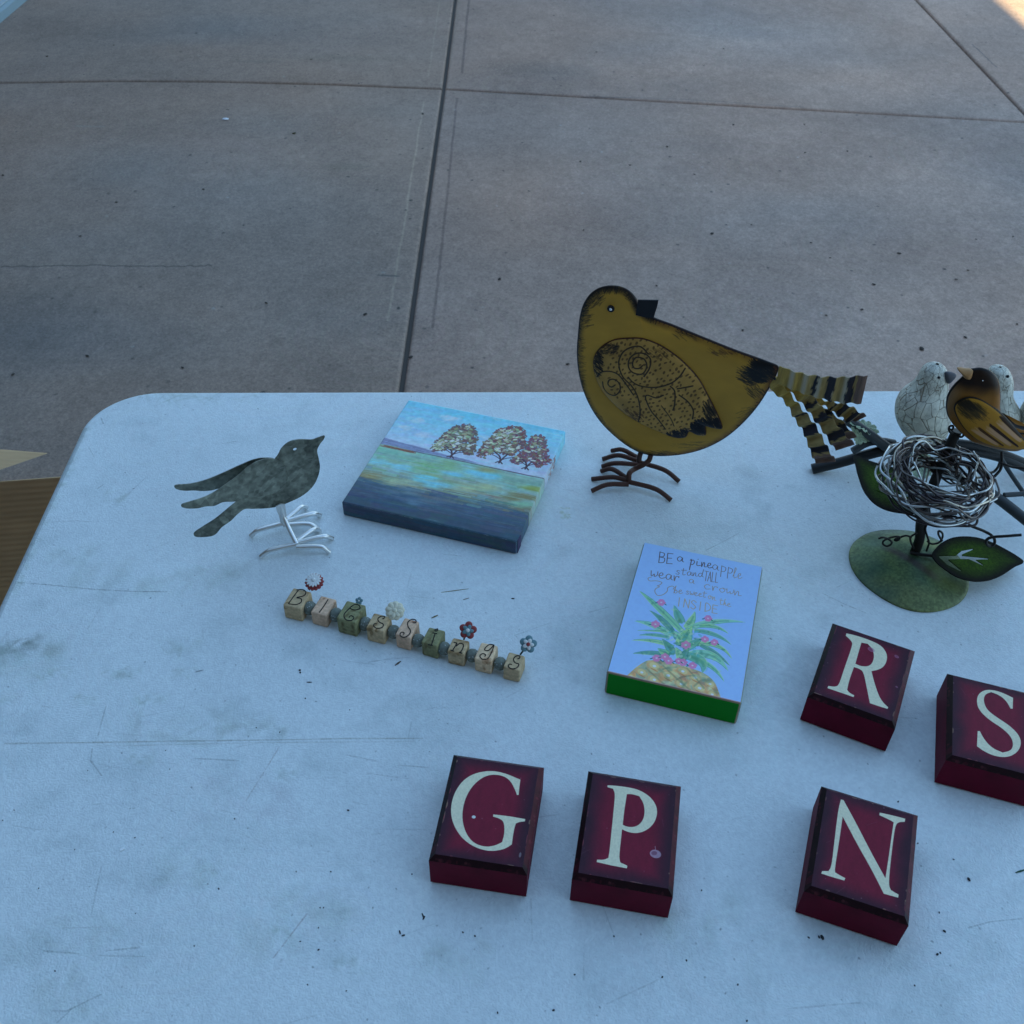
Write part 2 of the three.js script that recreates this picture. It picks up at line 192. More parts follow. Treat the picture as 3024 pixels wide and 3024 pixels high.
  for (let i = 0; i < 1500; i++) S.dab([R() * 1.3, -R() * 0.86], 0.0003 + R() * R() * 0.0013, 0.0003 + R() * 0.0005, R() * 3, `rgba(70,80,84,${0.12 + R() * R() * 0.6})`);
  S.line([[0.06, -0.004], [1.3, -0.004]], 0.004, 'rgba(170,176,172,.35)', false); S.line([[0.005, -0.08], [0.005, -0.86]], 0.007, 'rgba(150,158,158,.35)', false);
  for (let i = 0; i < 26; i++) smudge((x, y) => [x, y], 20 + i * 9 + R() * 10, 1760 - i * 20, 0.01, 0.012, 0.2);
  S.pixels((x, y, r, g, b) => { const n = (fbm(x * 6, y * 6, 41, 4) - 0.5) * 0.05 + (fbm(x * 420, y * 420, 43, 2) - 0.5) * 0.075 + (fbm(x * 150, y * 150, 44, 3) - 0.5) * 0.025, d = Math.max(0, fbm(x * 26, y * 30, 47, 4) - 0.56) * 0.30 * fbm(x * 5, y * 5, 50, 2); return [r * (1 + n - d * 1.15), g * (1 + n - d), b * (1 + n * 0.9 - d)]; });
  const B = new Sheet(0, 0.12, 0, 0.12, 512); B.pixels((x, y) => { const v = 255 * fbm(x * 900, y * 900, 61, 3); return [v, v, v]; });
  const bump = B.tex(false); bump.repeat.set(1.30 / 0.12, 0.86 / 0.12);
  const mat = M(0xffffff, 0.58, { map: S.tex(), bumpMap: bump, bumpScale: 0.00038 });
  const L = 1.83, D = 0.93, r = 0.082, s = new THREE.Shape();
  s.moveTo(r, 0); s.lineTo(L - r, 0); s.absarc(L - r, -r, r, Math.PI / 2, 0, true); s.lineTo(L, -D + r); s.absarc(L - r, -D + r, r, 0, -Math.PI / 2, true); s.lineTo(r, -D); s.absarc(r, -D + r, r, -Math.PI / 2, -Math.PI, true); s.lineTo(0, -r); s.absarc(r, -r, r, Math.PI, Math.PI / 2, true);
  const g = new THREE.ExtrudeGeometry(s, { depth: 0.03, bevelEnabled: true, bevelSize: 0.008, bevelThickness: 0.008, bevelOffset: -0.008, bevelSegments: 5, steps: 1, curveSegments: 32 });
  S.uv(g); g.rotateX(-Math.PI / 2).translate(0, TABLE - 0.038, 0); mesh('tabletop', g, mat, t);
  const metal = M(rgb(0.22, 0.23, 0.24), 0.45, { metalness: 0.6 });
  for (const x of [0.22, 1.61]) mesh('leg', mergeGeometries([bentRod([V3(x, 0.70, -(-0.1)), V3(x, 0.012, 0.1), V3(x, 0.012, 0.82), V3(x, 0.70, 0.82)].map((p) => p), 0.0125)]), metal, t);
  mesh('rail', mergeGeometries([new THREE.BoxGeometry(1.6, 0.03, 0.02).translate(0.915, 0.685, 0.06), new THREE.BoxGeometry(1.6, 0.03, 0.02).translate(0.915, 0.685, 0.87)]), metal, t);
}

// ---------- cardboard carton beside the table ----------
{
  const p0 = onGround(0, 1423, 0.40), p1 = onGround(172, 1410, 0.40), a = Math.atan2(-(p1.z - p0.z), p1.x - p0.x), o = V3(p0.x, 0, p0.z);
  const t = thing('cardboard_box', 'brown corrugated cardboard carton with open flap left of the table', 'cardboard box', o, a);
  const S = new Sheet(-0.6, 0.6, -0.1, 0.5, 1024); S.fill('rgb(182,152,116)');
  S.pixels((x, y, r, g, b) => { const k = 0.04 * Math.sin(y * 2 * Math.PI / 0.0125 + 1.2 * fbm(x * 5, y * 20, 3, 2)) * fbm(x * 9, y * 60, 8, 2) + (fbm(x * 14, y * 40, 4, 4) - 0.5) * 0.16; return [r * (1 + k), g * (1 + k), b * (1 + k)]; });
  const B = new Sheet(0, 0.1, 0, 0.1, 256); B.pixels((x, y) => { const v = 127 + 110 * Math.sin(y * 2 * Math.PI / 0.0125) * (0.4 + fbm(x * 60, y * 40, 2, 3)); return [v, v, v]; });
  const bump = B.tex(false); bump.repeat.set(12, 6); bump.wrapS = bump.wrapT = THREE.RepeatWrapping;
  const m = M(0xffffff, 0.85, { map: S.tex(), bumpMap: bump, bumpScale: 0.0005 });
  const panel = (pts) => { const g = new THREE.BufferGeometry().setFromPoints([...pts, ...pts.map((p) => p.clone().add(V3(0, -0.002, -0.0045)))]); g.setIndex([0, 1, 2, 0, 2, 3, 4, 6, 5, 4, 7, 6, 0, 4, 5, 0, 5, 1, 1, 5, 6, 1, 6, 2, 2, 6, 7, 2, 7, 3, 3, 7, 4, 3, 4, 0]); return g; };
  const w = 0.46, h = 0.40, e = panel([V3(-0.25, h, 0), V3(w, h, 0), V3(w, 0.002, 0), V3(-0.25, 0.002, 0)]).toNonIndexed(); S.uv(e); e.computeVertexNormals(); mesh('side', e, m, t);
  const e2 = new THREE.BoxGeometry(0.0045, h, 0.5).translate(-0.2545, h / 2 + 0.002, -0.26); S.uv(e2, (x, y, z) => [z, y]); mesh('side', e2, m, t);
  const L = (px, py, hh) => { const p = onGround(px, py, hh).sub(o), c = Math.cos(a), s = Math.sin(a); return V3(p.x * c - p.z * s, p.y, p.x * s + p.z * c); };
  const f = panel([L(-240, 1322, 0.43), L(0, 1329, 0.41), L(138, 1340, 0.40), L(-130, 1432, 0.43)]).toNonIndexed(); S.uv(f, (x, y, z) => [x, z + 0.25]); f.computeVertexNormals(); mesh('flap', f, m, t).userData.label = 'pale open flap';
}

// ---------- letter blocks ----------
const BW = 0.0780, BL = 0.0991, BT = 0.0390;
function face(pose, h) { const o = V3(pose[0], TABLE + h, pose[1]), c = Math.cos(pose[2]), s = Math.sin(pose[2]); return (px, py) => { const p = T(px, py, h).sub(o); return [p.x * c - p.z * s, -(p.x * s + p.z * c)]; }; }   // a spot of a box top in the box's own metres
function chamferBox(W, L, H, c) {                   // box standing on y = 0: sides up to H - c, sloping chamfer, top; three groups
  const lo = [[-W / 2, L / 2], [W / 2, L / 2], [W / 2, -L / 2], [-W / 2, -L / 2]], hi = lo.map(([x, z]) => [x - Math.sign(x) * c, z - Math.sign(z) * c]);
  const side = [], cham = [], top = [], q = (a, p0, p1, p2, p3) => a.push(...p0, ...p1, ...p2, ...p0, ...p2, ...p3), k = 0.0009;
  for (let i = 0; i < 4; i++) { const [a, b] = [lo[i], lo[(i + 1) % 4]], [d, e] = [hi[i], hi[(i + 1) % 4]]; const f = 0.0016, a0 = [a[0] - Math.sign(a[0]) * f, a[1] - Math.sign(a[1]) * f], b0 = [b[0] - Math.sign(b[0]) * f, b[1] - Math.sign(b[1]) * f]; q(side, [a0[0], 0, a0[1]], [b0[0], 0, b0[1]], [b[0], f, b[1]], [a[0], f, a[1]]); q(side, [a[0], f, a[1]], [b[0], f, b[1]], [b[0], H - c, b[1]], [a[0], H - c, a[1]]); q(cham, [a[0], H - c, a[1]], [b[0], H - c, b[1]], [e[0], H, e[1]], [d[0], H, d[1]]); }
  q(top, [hi[0][0], H, hi[0][1]], [hi[1][0], H, hi[1][1]], [hi[2][0], H, hi[2][1]], [hi[3][0], H, hi[3][1]]);
  return [side, cham, top].map((a) => { const g = new THREE.BufferGeometry(); g.setAttribute('position', new THREE.Float32BufferAttribute(a, 3)); g.computeVertexNormals(); return g; });
}
const poses = {   // x, z, turn: measured from the block's corners
  G: [-0.0149, -0.4520, -8.3 * rad], P: [0.0981, -0.4372, -9.9 * rad], R: [0.3261, -0.6023, -25.4 * rad], N: [0.2829, -0.4221, -19.6 * rad], S: [0.4273, -0.5451, -17.5 * rad],
};
const zg = zoom(1220, 2180, 0.4451), zn = zoom(2280, 1800, 0.528);
const letters = {
  G: { z: zg, s: [[[712, 275], [705, 325], [700, 377], [688, 376], [672, 330], [640, 275], [590, 247], [520, 240], [455, 262], [390, 320], [345, 400], [325, 490], [330, 570], [355, 640], [400, 695], [470, 722], [540, 715], [590, 690], [605, 640], [606, 585], [598, 550], [570, 532], [530, 520], [532, 506], [630, 516], [744, 537], [742, 552], [705, 556], [682, 566], [672, 595], [662, 650], [655, 705], [610, 735], [540, 750], [470, 745], [390, 715], [320, 660], [272, 585], [250, 510], [253, 430], [280, 350], [330, 280], [400, 235], [490, 216], [560, 220], [630, 240], [680, 262]]] },
  P: { z: zg, s: [[[1290, 312], [1350, 315], [1430, 326], [1500, 342], [1570, 385], [1612, 440], [1622, 500], [1600, 565], [1550, 612], [1490, 632], [1430, 625], [1386, 605], [1378, 680], [1366, 790], [1375, 825], [1422, 847], [1418, 864], [1320, 846], [1218, 822], [1220, 806], [1265, 808], [1295, 795], [1304, 740], [1318, 600], [1334, 440], [1340, 365], [1325, 335], [1290, 325]], [[1418, 372], [1398, 500], [1391, 575], [1425, 590], [1480, 588], [1520, 555], [1538, 500], [1530, 430], [1500, 385], [1450, 370]]] },
  R: { z: zn, s: [[[416, 133], [470, 145], [540, 168], [610, 200], [640, 240], [645, 275], [630, 315], [600, 336], [556, 345], [575, 420], [600, 490], [625, 525], [650, 547], [645, 556], [600, 542], [547, 524], [530, 440], [512, 350], [490, 332], [458, 322], [430, 400], [420, 450], [435, 468], [460, 480], [456, 490], [385, 465], [310, 440], [314, 428], [355, 433], [375, 420], [400, 340], [450, 200], [446, 178], [412, 146]], [[500, 185], [482, 245], [466, 304], [500, 318], [540, 318], [562, 298], [572, 262], [562, 220], [535, 192]]] },
  N: { z: zn, s: [[[385, 1062], [400, 1066], [414, 1092], [460, 1175], [560, 1370], [634, 1503], [650, 1400], [668, 1270], [680, 1190], [655, 1175], [600, 1150], [602, 1136], [670, 1150], [745, 1170], [742, 1188], [710, 1188], [690, 1205], [676, 1300], [660, 1440], [652, 1540], [665, 1570], [708, 1595], [705, 1612], [625, 1590], [560, 1460], [480, 1320], [395, 1158], [375, 1300], [352, 1440], [352, 1470], [385, 1490], [410, 1503], [404, 1516], [340, 1498], [275, 1477], [280, 1463], [315, 1463], [332, 1440], [348, 1300], [370, 1120]]] },
  S: { z: zn, s: [[[1348, 494], [1346, 555], [1334, 554], [1310, 510], [1270, 478], [1225, 462], [1190, 475], [1182, 510], [1200, 560], [1260, 605], [1330, 650], [1380, 700], [1395, 745], [1380, 790], [1340, 820], [1290, 828], [1230, 815], [1180, 790], [1146, 765], [1150, 680], [1162, 680], [1185, 725], [1230, 775], [1290, 800], [1335, 790], [1350, 760], [1340, 715], [1290, 665], [1210, 615], [1155, 560], [1143, 510], [1155, 470], [1195, 447], [1250, 452], [1300, 470]]] },
};
const nicks = {
  G: (S, F) => { S.dab(F(...zg(402, 523)), 0.0016, 0.0014, 0, 'rgb(214,218,214)'); S.line([F(...zg(290, 107)), F(...zg(340, 112)), F(...zg(395, 120))], 0.0008, 'rgb(190,160,120)'); S.line([F(...zg(430, 122)), F(...zg(500, 134))], 0.0009, 'rgb(190,160,120)'); S.dab(F(...zg(710, 775)), 0.0009, 0.0022, 0, 'rgb(120,104,110)'); },
  P: (S, F) => { const c = F(...zg(1608, 768)); S.dab(c, 0.0044, 0.0036, 0, 'rgba(190,170,185,.75)'); S.dab([c[0] - 0.001, c[1] + 0.0005], 0.0024, 0.0018, 0.4, 'rgba(110,60,84,.6)'); S.line([F(...zg(1608, 740)), F(...zg(1606, 718))], 0.0004, 'rgba(200,190,196,.7)'); },
  R: (S, F) => { for (const [x, y, r] of [[554, 224, 0.0034], [697, 263, 0.0022], [697, 433, 0.0012]]) { S.dab(F(...zn(x, y)), r, r * 0.75, -0.4, 'rgba(176,120,146,.6)'); S.dab(F(...zn(x, y)), r * 0.6, r * 0.45, -0.4, 'rgba(120,60,84,.5)'); } },
  N: () => {}, S: () => {},
};
const sideTex = new Sheet(0, 0.1, 0, 0.1, 256); sideTex.fill('rgb(94,5,34)'); grain(sideTex, 0.35, 60, 7, [1, 1.2, 1.2]);
{ const R = rng(3); for (let i = 0; i < 26; i++) sideTex.line([[R() * 0.1, R() * 0.1], [R() * 0.1, R() * 0.1].map((v) => v)].map((p, k, a) => (k ? [a[0][0] + (R() - 0.5) * 0.012, a[0][1] + (R() - 0.5) * 0.008] : p)), 0.0004, `rgba(170,80,90,${0.1 + R() * 0.3})`, false); }
const sideMat = M(0xffffff, 0.6, { map: sideTex.tex(), specularIntensity: 0.2 });
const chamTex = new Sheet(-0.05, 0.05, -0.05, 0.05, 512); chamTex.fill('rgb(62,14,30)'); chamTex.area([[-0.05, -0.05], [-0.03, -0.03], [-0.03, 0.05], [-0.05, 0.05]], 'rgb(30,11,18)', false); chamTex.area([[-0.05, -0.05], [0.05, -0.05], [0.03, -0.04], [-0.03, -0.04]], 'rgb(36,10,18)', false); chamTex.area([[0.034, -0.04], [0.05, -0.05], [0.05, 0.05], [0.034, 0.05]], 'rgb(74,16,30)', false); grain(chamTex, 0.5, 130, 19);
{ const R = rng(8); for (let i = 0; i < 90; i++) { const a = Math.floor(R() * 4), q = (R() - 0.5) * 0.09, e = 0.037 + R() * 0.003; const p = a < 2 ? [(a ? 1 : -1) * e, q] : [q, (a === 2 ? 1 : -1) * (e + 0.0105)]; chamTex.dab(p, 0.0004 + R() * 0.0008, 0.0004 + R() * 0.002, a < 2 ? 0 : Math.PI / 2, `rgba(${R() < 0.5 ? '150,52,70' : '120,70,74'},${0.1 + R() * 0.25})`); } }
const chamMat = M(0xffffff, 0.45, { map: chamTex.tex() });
const where = { G: 'left end of the front row', P: 'between the G and N blocks', R: 'between the N block and the green base', N: 'right end of the front row', S: 'cut off by the right picture edge' };
Object.keys(poses).forEach((k, n) => {
  const pose = poses[k], t = thing('letter_block', `dark red wooden block with cream letter ${k}, ${where[k]}`, 'letter block', V3(pose[0], TABLE, pose[1]), pose[2], 'red wooden letter blocks on the table');
  const [side, cham, top] = chamferBox(BW, BL, BT, 0.0042), F = face(pose, BT), R = rng(50 + n);
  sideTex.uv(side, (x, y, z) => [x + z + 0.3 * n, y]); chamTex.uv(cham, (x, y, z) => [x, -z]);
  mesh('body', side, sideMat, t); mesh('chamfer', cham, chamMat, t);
  const S = new Sheet(-BW / 2, BW / 2, -BL / 2, BL / 2, 512); S.fill('rgb(116,30,52)');
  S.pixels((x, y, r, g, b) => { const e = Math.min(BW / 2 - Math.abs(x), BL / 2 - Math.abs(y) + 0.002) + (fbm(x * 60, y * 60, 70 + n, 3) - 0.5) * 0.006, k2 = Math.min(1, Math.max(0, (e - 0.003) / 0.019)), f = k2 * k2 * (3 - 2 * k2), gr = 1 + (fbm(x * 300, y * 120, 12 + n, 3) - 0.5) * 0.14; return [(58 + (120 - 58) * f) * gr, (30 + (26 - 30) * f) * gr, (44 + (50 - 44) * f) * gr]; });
  for (let i = 0; i < 26; i++) S.dab([(R() - 0.5) * BW, (R() - 0.5) * BL], 0.0002 + R() * 0.0005, 0.0002 + R() * 0.0004, 0, `rgba(170,140,150,${R() * 0.45})`);
  for (let i = 0; i < 7; i++) { const x = (R() - 0.5) * BW, y = (R() - 0.5) * BL; S.line([[x, y], [x + (R() - 0.5) * 0.02, y + (R() - 0.5) * 0.02]], 0.00025, 'rgba(170,130,150,.25)', false); }
  const L = letters[k], g = S.g; g.beginPath();
  for (const ring of L.s) { const q = ring.map(([x, y]) => S.xy(F(...L.z(x, y)))), m = q.length; for (let i = 0; i <= m; i++) { const a = q[i % m], b = q[(i + 1) % m], c = [(a[0] + b[0]) / 2, (a[1] + b[1]) / 2], pr = q[(i + m - 1) % m], sharp = Math.abs(((Math.atan2(b[1] - a[1], b[0] - a[0]) - Math.atan2(a[1] - pr[1], a[0] - pr[0]) + 3 * Math.PI) % (2 * Math.PI)) - Math.PI) > 0.75; if (!i) { g.moveTo(...c); continue; } if (sharp) { g.lineTo(...a); g.lineTo(...c); } else g.quadraticCurveTo(...a, ...c); } g.closePath(); }
  g.fillStyle = 'rgb(226,222,192)'; g.fill('evenodd');
  for (let i = 0; i < 16; i++) { const e = Math.floor(R() * 4), q = (R() - 0.5), w = 0.0003 + R() * 0.0006, l = 0.0008 + R() * R() * 0.006, p = e < 2 ? [(e ? 1 : -1) * (BW / 2 - 0.0045), q * BL * 0.9] : [q * BW * 0.85, (e === 2 ? 1 : -1) * (BL / 2 - 0.0045)]; S.dab(p, e < 2 ? w : l, e < 2 ? l : w, (R() - 0.5) * 0.1, `rgba(${R() < 0.5 ? '148,70,78' : '170,140,112'},${0.25 + R() * 0.4})`); }
  nicks[k](S, F);
  S.pixels((x, y, r, g2, b) => { const n2 = 1 + (fbm(x * 900, y * 900, 90 + n, 2) - 0.5) * 0.10; return [r * n2, g2 * n2, b * n2]; });
  S.uv(top, (x, y, z) => [x, -z]); mesh('painted_face', top, M(0xffffff, 0.45, { map: S.tex(), specularIntensity: 0.35 }), t);
});

// ---------- box-shaped pictures: a print unfolded over the top and the sides ----------
function wrapBox(W, L, H, r, S) {
  const g = new RoundedBoxGeometry(W, H, L, 3, r).translate(0, H / 2, 0), p = g.attributes.position, n = g.attributes.normal, u = new Float32Array(p.count * 2);
  for (let i = 0; i < p.count; i++) {
    let x = p.getX(i), y = -p.getZ(i); const d = H - p.getY(i), a = Math.abs(n.getX(i)), b = Math.abs(n.getZ(i));
    if (d > r * 0.99 || Math.max(a, b) > 0.71) { if (a >= b) x += Math.sign(x) * d; else y += Math.sign(y) * d; }
    u[2 * i] = (x - S.x0) / (S.x1 - S.x0); u[2 * i + 1] = (y - S.y0) / (S.y1 - S.y0);
  }
  g.setAttribute('uv', new THREE.BufferAttribute(u, 2)); return g;
}
{ // landscape canvas
  const W = 0.2031, L = 0.2019, H = 0.0198, pose = [-0.0629, -0.9114, -16.6 * rad], z = zoom(980, 1150, 0.383), F0 = face(pose, H), F = (x, y) => F0(...z(x, y)), R = rng(77);
  const t = thing('canvas_painting', 'square stretched canvas painted with three trees by a blue meadow', 'painting', V3(pose[0], TABLE, pose[1]), pose[2]);
  const S = new Sheet(-W / 2 - H, W / 2 + H, -L / 2 - H, L / 2 + H, 1400), hor = (F(340, 455)[1] + F(1660, 650)[1]) / 2, left = -W / 2 - H, right = W / 2 + H, top = L / 2 + H;
  S.fill(css(110, 175, 220));
  const stroke = (x, y, l, w, c, tilt = 0) => S.line([[x - l / 2, y - tilt * l / 2], [x + l / 2, y + tilt * l / 2]], w, c, false);
  const rx = () => left + R() * (right - left), mix = (a, b, k) => a.map((v, i) => v + (b[i] - v) * k);
  for (let i = 0; i < 1300; i++) { const k = R(), y = top - (top - hor) * k, c = mix([78, 170, 222], [134, 174, 226], Math.min(1, Math.pow(k, 1.5) * 1.1)).map((v) => v + (R() - 0.5) * 16); stroke(rx(), y, 0.01 + R() * 0.03, 0.002 + R() * 0.004, css(...c, 1, 0.5), (R() - 0.5) * 0.5); }
  for (const [x, y] of [[650, 235], [890, 225], [700, 350], [560, 300], [1190, 380], [960, 220]]) for (let i = 0; i < 14; i++) { const p = F(x + (R() - 0.5) * 90, y + (R() - 0.5) * 40); S.dab(p, 0.003 + R() * 0.004, 0.0012 + R() * 0.0015, R() - 0.3, css(170, 206, 238, 1, 0.22)); }
  for (let i = 0; i < 320; i++) { const x = left + R() * 0.13, k = 1 - (x - left) / 0.14, y = hor + R() * 0.014 * Math.max(0.25, k); stroke(x, y, 0.012 + R() * 0.02, 0.0015 + R() * 0.002, R() < 0.6 ? css(84, 108, 158, 1, 0.4) : css(104, 138, 194, 1, 0.4), -0.04); }
  const low = -L / 2 - H, navy = (F(200, 700)[1] + F(1530, 920)[1]) / 2;
  for (let i = 0; i < 2600; i++) {
    const y = hor - 0.001 - Math.pow(R(), 0.9) * (hor - low), k0 = (hor - y) / (hor - navy), k = k0 < 0.12 ? k0 : k0 + (R() - 0.5) * 0.34; let c;
    if (k < 0.45) c = mix([92, 148, 144], [104, 172, 188], R()); else if (k < 0.8) c = R() < 0.5 ? [108, 164, 186] : [98, 142, 132]; else if (k < 1.02) c = R() < 0.6 ? [92, 108, 104] : [84, 128, 152]; else c = mix([50, 88, 122], [40, 66, 98], Math.min(1, (k - 1) * 1.6));
    c = c.map((v) => v + (R() - 0.5) * 20); stroke(rx(), y, 0.012 + R() * 0.04, 0.0015 + R() * 0.004, css(...c, 1, 0.55), (R() - 0.5) * 0.12);
  }
  for (const [x, y, w, h, c, nn] of [[350, 555, 70, 18, [96, 182, 250], 26], [560, 605, 90, 26, [96, 178, 246], 34], [700, 690, 90, 26, [84, 180, 250], 38], [830, 735, 90, 22, [88, 176, 240], 34], [940, 650, 60, 18, [90, 176, 240], 24], [1180, 665, 110, 24, [84, 172, 246], 40], [1090, 640, 50, 18, [90, 176, 240], 18], [710, 600, 100, 40, [88, 150, 112], 30], [900, 590, 60, 40, [94, 152, 116], 18], [1540, 765, 60, 14, [104, 142, 84], 16], [1210, 620, 60, 16, [108, 128, 96], 10], [1450, 830, 140, 26, [96, 112, 92], 50], [310, 670, 90, 20, [108, 116, 94], 24], [1130, 760, 200, 26, [128, 168, 150], 40], [520, 720, 120, 26, [120, 160, 150], 30], [880, 850, 220, 24, [66, 96, 124], 24], [500, 790, 140, 26, [72, 116, 146], 16], [640, 870, 60, 30, [74, 122, 156], 9], [1480, 890, 60, 20, [98, 164, 160], 18]])
    for (let i = 0; i < nn; i++) { const p = F(x + (R() - 0.5) * 1.7 * w, y + (R() - 0.5) * 1.7 * h), q = base(...c.map((v) => v + (R() - 0.5) * 14)).map(srgb); S.soft(p, 0.008 + R() * 0.010, 0.0018 + R() * 0.0022, (R() - 0.5) * 0.12, ...q, 0.34); }
  for (let i = 0; i < 500; i++) { const y = hor - 0.001 - R() * (hor - navy) * 1.5, k = (hor - y) / (hor - navy), c = k < 1 ? mix([120, 172, 170], [100, 150, 170], R()) : mix([70, 108, 140], [48, 78, 112], R()); stroke(rx(), y, 0.008 + R() * 0.03, 0.0005 + R() * 0.0008, css(...c, 1, 0.3), (R() - 0.5) * 0.16); }
  for (let i = 0; i < 40; i++) { const p = F(380 + R() * 230, 462 + R() * 40 + 0); stroke(p[0], hor - 0.0005 - R() * 0.003, 0.01, 0.0014, css(96, 76, 72, 1, 0.6)); }
  for (let i = 0; i < 80; i++) stroke(left + 0.06 + R() * (right - left - 0.06), hor - 0.0008 + R() * 0.001, 0.014, 0.0008, css(70, 76, 110, 1, 0.5));
  const within = (p, q) => { let c = false; for (let i = 0, j = q.length - 1; i < q.length; j = i++) if ((q[i][1] > p[1]) !== (q[j][1] > p[1]) && p[0] < (q[j][0] - q[i][0]) * (p[1] - q[i][1]) / (q[j][1] - q[i][1]) + q[i][0]) c = !c; return c; };
  const tree = (poly, tx, ty, dark, n, pale) => {
    const b = F(tx, ty), q = (dx, dy) => [b[0] + dx, b[1] + dy], br = css(52, 48, 72), xs = poly.map((p) => p[0]), ys = poly.map((p) => p[1]), x0 = Math.min(...xs), x1 = Math.max(...xs), y0 = Math.min(...ys), y1 = Math.max(...ys);
    const pick = (grow) => { for (;;) { const p = [x0 - 12 + R() * (x1 - x0 + 24), y0 - 10 + R() * (y1 - y0 + 20)], cx = (x0 + x1) / 2, cy = (y0 + y1) / 2; if (within([cx + (p[0] - cx) / grow, cy + (p[1] - cy) / grow], poly)) return p; } };
    for (let i = 0; i < n * 4; i++) { const p = pick(i % 3 ? 0.95 : 1.03); S.dab(F(...p), 0.0010 + R() * 0.0016, 0.0007 + R() * 0.001, R() * 3, css(...dark[Math.floor(R() * dark.length)].map((v) => v + (R() - 0.5) * 22), 1, 0.85)); }
    for (const [w, l] of [[0.0020, [q(0, -0.001), q(-0.0005, 0.006), q(-0.004, 0.012), q(-0.011, 0.017)]], [0.0020, [q(0, -0.001), q(0.0012, 0.006), q(0.003, 0.012), q(0.006, 0.020)]], [0.0013, [q(0.001, 0.005), q(0.006, 0.010), q(0.013, 0.0135)]], [0.0012, [q(-0.001, 0.006), q(-0.007, 0.0095), q(-0.012, 0.011)]], [0.0018, [q(-0.004, -0.0012), q(0, 0.0018), q(0.004, -0.0012)]]]) S.line(l, w, br);
    for (let i = 0; i < n; i++) { const p = pick(0.86), right = (p[0] - x0) / (x1 - x0), up = (y1 - p[1]) / (y1 - y0); if (R() > pale * (1.25 - right * 0.9) * (0.5 + up)) continue; S.dab(F(...p), 0.0014 + R() * 0.0022, 0.0008 + R() * 0.0011, R() * 1.6 - 0.4, css(...[[154, 184, 188], [120, 150, 140], [100, 130, 120], [170, 202, 212], [90, 114, 104]][Math.floor(R() * 5)].map((v) => v + (R() - 0.5) * 20), 1, 0.9)); }
  };
  tree([[752, 462], [800, 400], [850, 350], [905, 305], [960, 280], [1020, 268], [1075, 270], [1112, 300], [1120, 360], [1116, 440], [1092, 498], [1040, 512], [1010, 480], [950, 468], [880, 466], [800, 484]], 915, 520, [[80, 76, 84], [86, 68, 82], [82, 92, 84], [72, 72, 88]], 240, 0.95);
  tree([[1360, 556], [1440, 500], [1500, 440], [1520, 390], [1550, 352], [1610, 346], [1656, 390], [1658, 450], [1668, 500], [1690, 560], [1640, 592], [1580, 602], [1540, 552], [1480, 560], [1420, 582]], 1492, 610, [[84, 68, 104], [92, 56, 76], [74, 72, 100], [96, 76, 92], [84, 92, 84]], 200, 0.28);
  tree([[1125, 490], [1160, 420], [1220, 370], [1255, 325], [1310, 298], [1370, 282], [1440, 280], [1482, 315], [1500, 380], [1500, 440], [1445, 470], [1400, 522], [1340, 500], [1260, 490], [1180, 526], [1130, 512]], 1290, 563, [[82, 68, 80], [94, 58, 72], [84, 92, 80], [72, 68, 90]], 260, 0.85);
  for (let i = 0; i < 60; i++) S.dab([W / 2 + 0.001 + R() * H, F(1690, 560)[1] + (R() - 0.4) * 0.03], 0.002, 0.0014, R() * 3, css(96, 72, 80, 1, 0.8));
  // frayed pale threads along the near edge
  for (let i = 0; i < 60; i++) stroke(-W / 2 + R() * W, -L / 2 + (R() - 0.5) * 0.0006, 0.001 + R() * 0.004, 0.0004, `rgba(226,226,226,${0.15 + R() * 0.5})`);
  const sd = css(150, 190, 200, 0.8, 0.35); S.area([[W / 2, navy], [W / 2 + H, navy], [W / 2 + H, hor + 0.04], [W / 2, hor + 0.04]], sd, false);
  S.line([[W / 2 - 0.0004, -L / 2], [W / 2 - 0.0004, -L / 2 - H]], 0.0007, 'rgba(225,225,225,.8)', false);
  grain(S, 0.16, 240, 3);
  const B = new Sheet(0, 0.03, 0, 0.03, 256); B.pixels((x, y) => { const v = 128 + 60 * Math.sin(x * 2 * Math.PI / 0.00075) + 60 * Math.sin(y * 2 * Math.PI / 0.00075); return [v, v, v]; });
  const bump = B.tex(false); bump.wrapS = bump.wrapT = THREE.RepeatWrapping; bump.repeat.set((W + 2 * H) / 0.03, (L + 2 * H) / 0.03);
  mesh('canvas', wrapBox(W, L, H, 0.0022, S), M(0xffffff, 0.5, { map: S.tex(), bumpMap: bump, bumpScale: 0.0001 }), t);
  const fold = plate([[0, 0], [0.012, 0], [0.0115, H - 0.003], [0.0008, H - 0.002]].map((p) => new THREE.Vector2(...p)), 0.0012); fold.rotateY(Math.PI / 2).translate(W / 2 - 0.0004, 0.001, L / 2 - 0.002); mesh('corner_fold', fold, M(rgb(...base(36, 42, 76, 0.7)), 0.7), t);
}
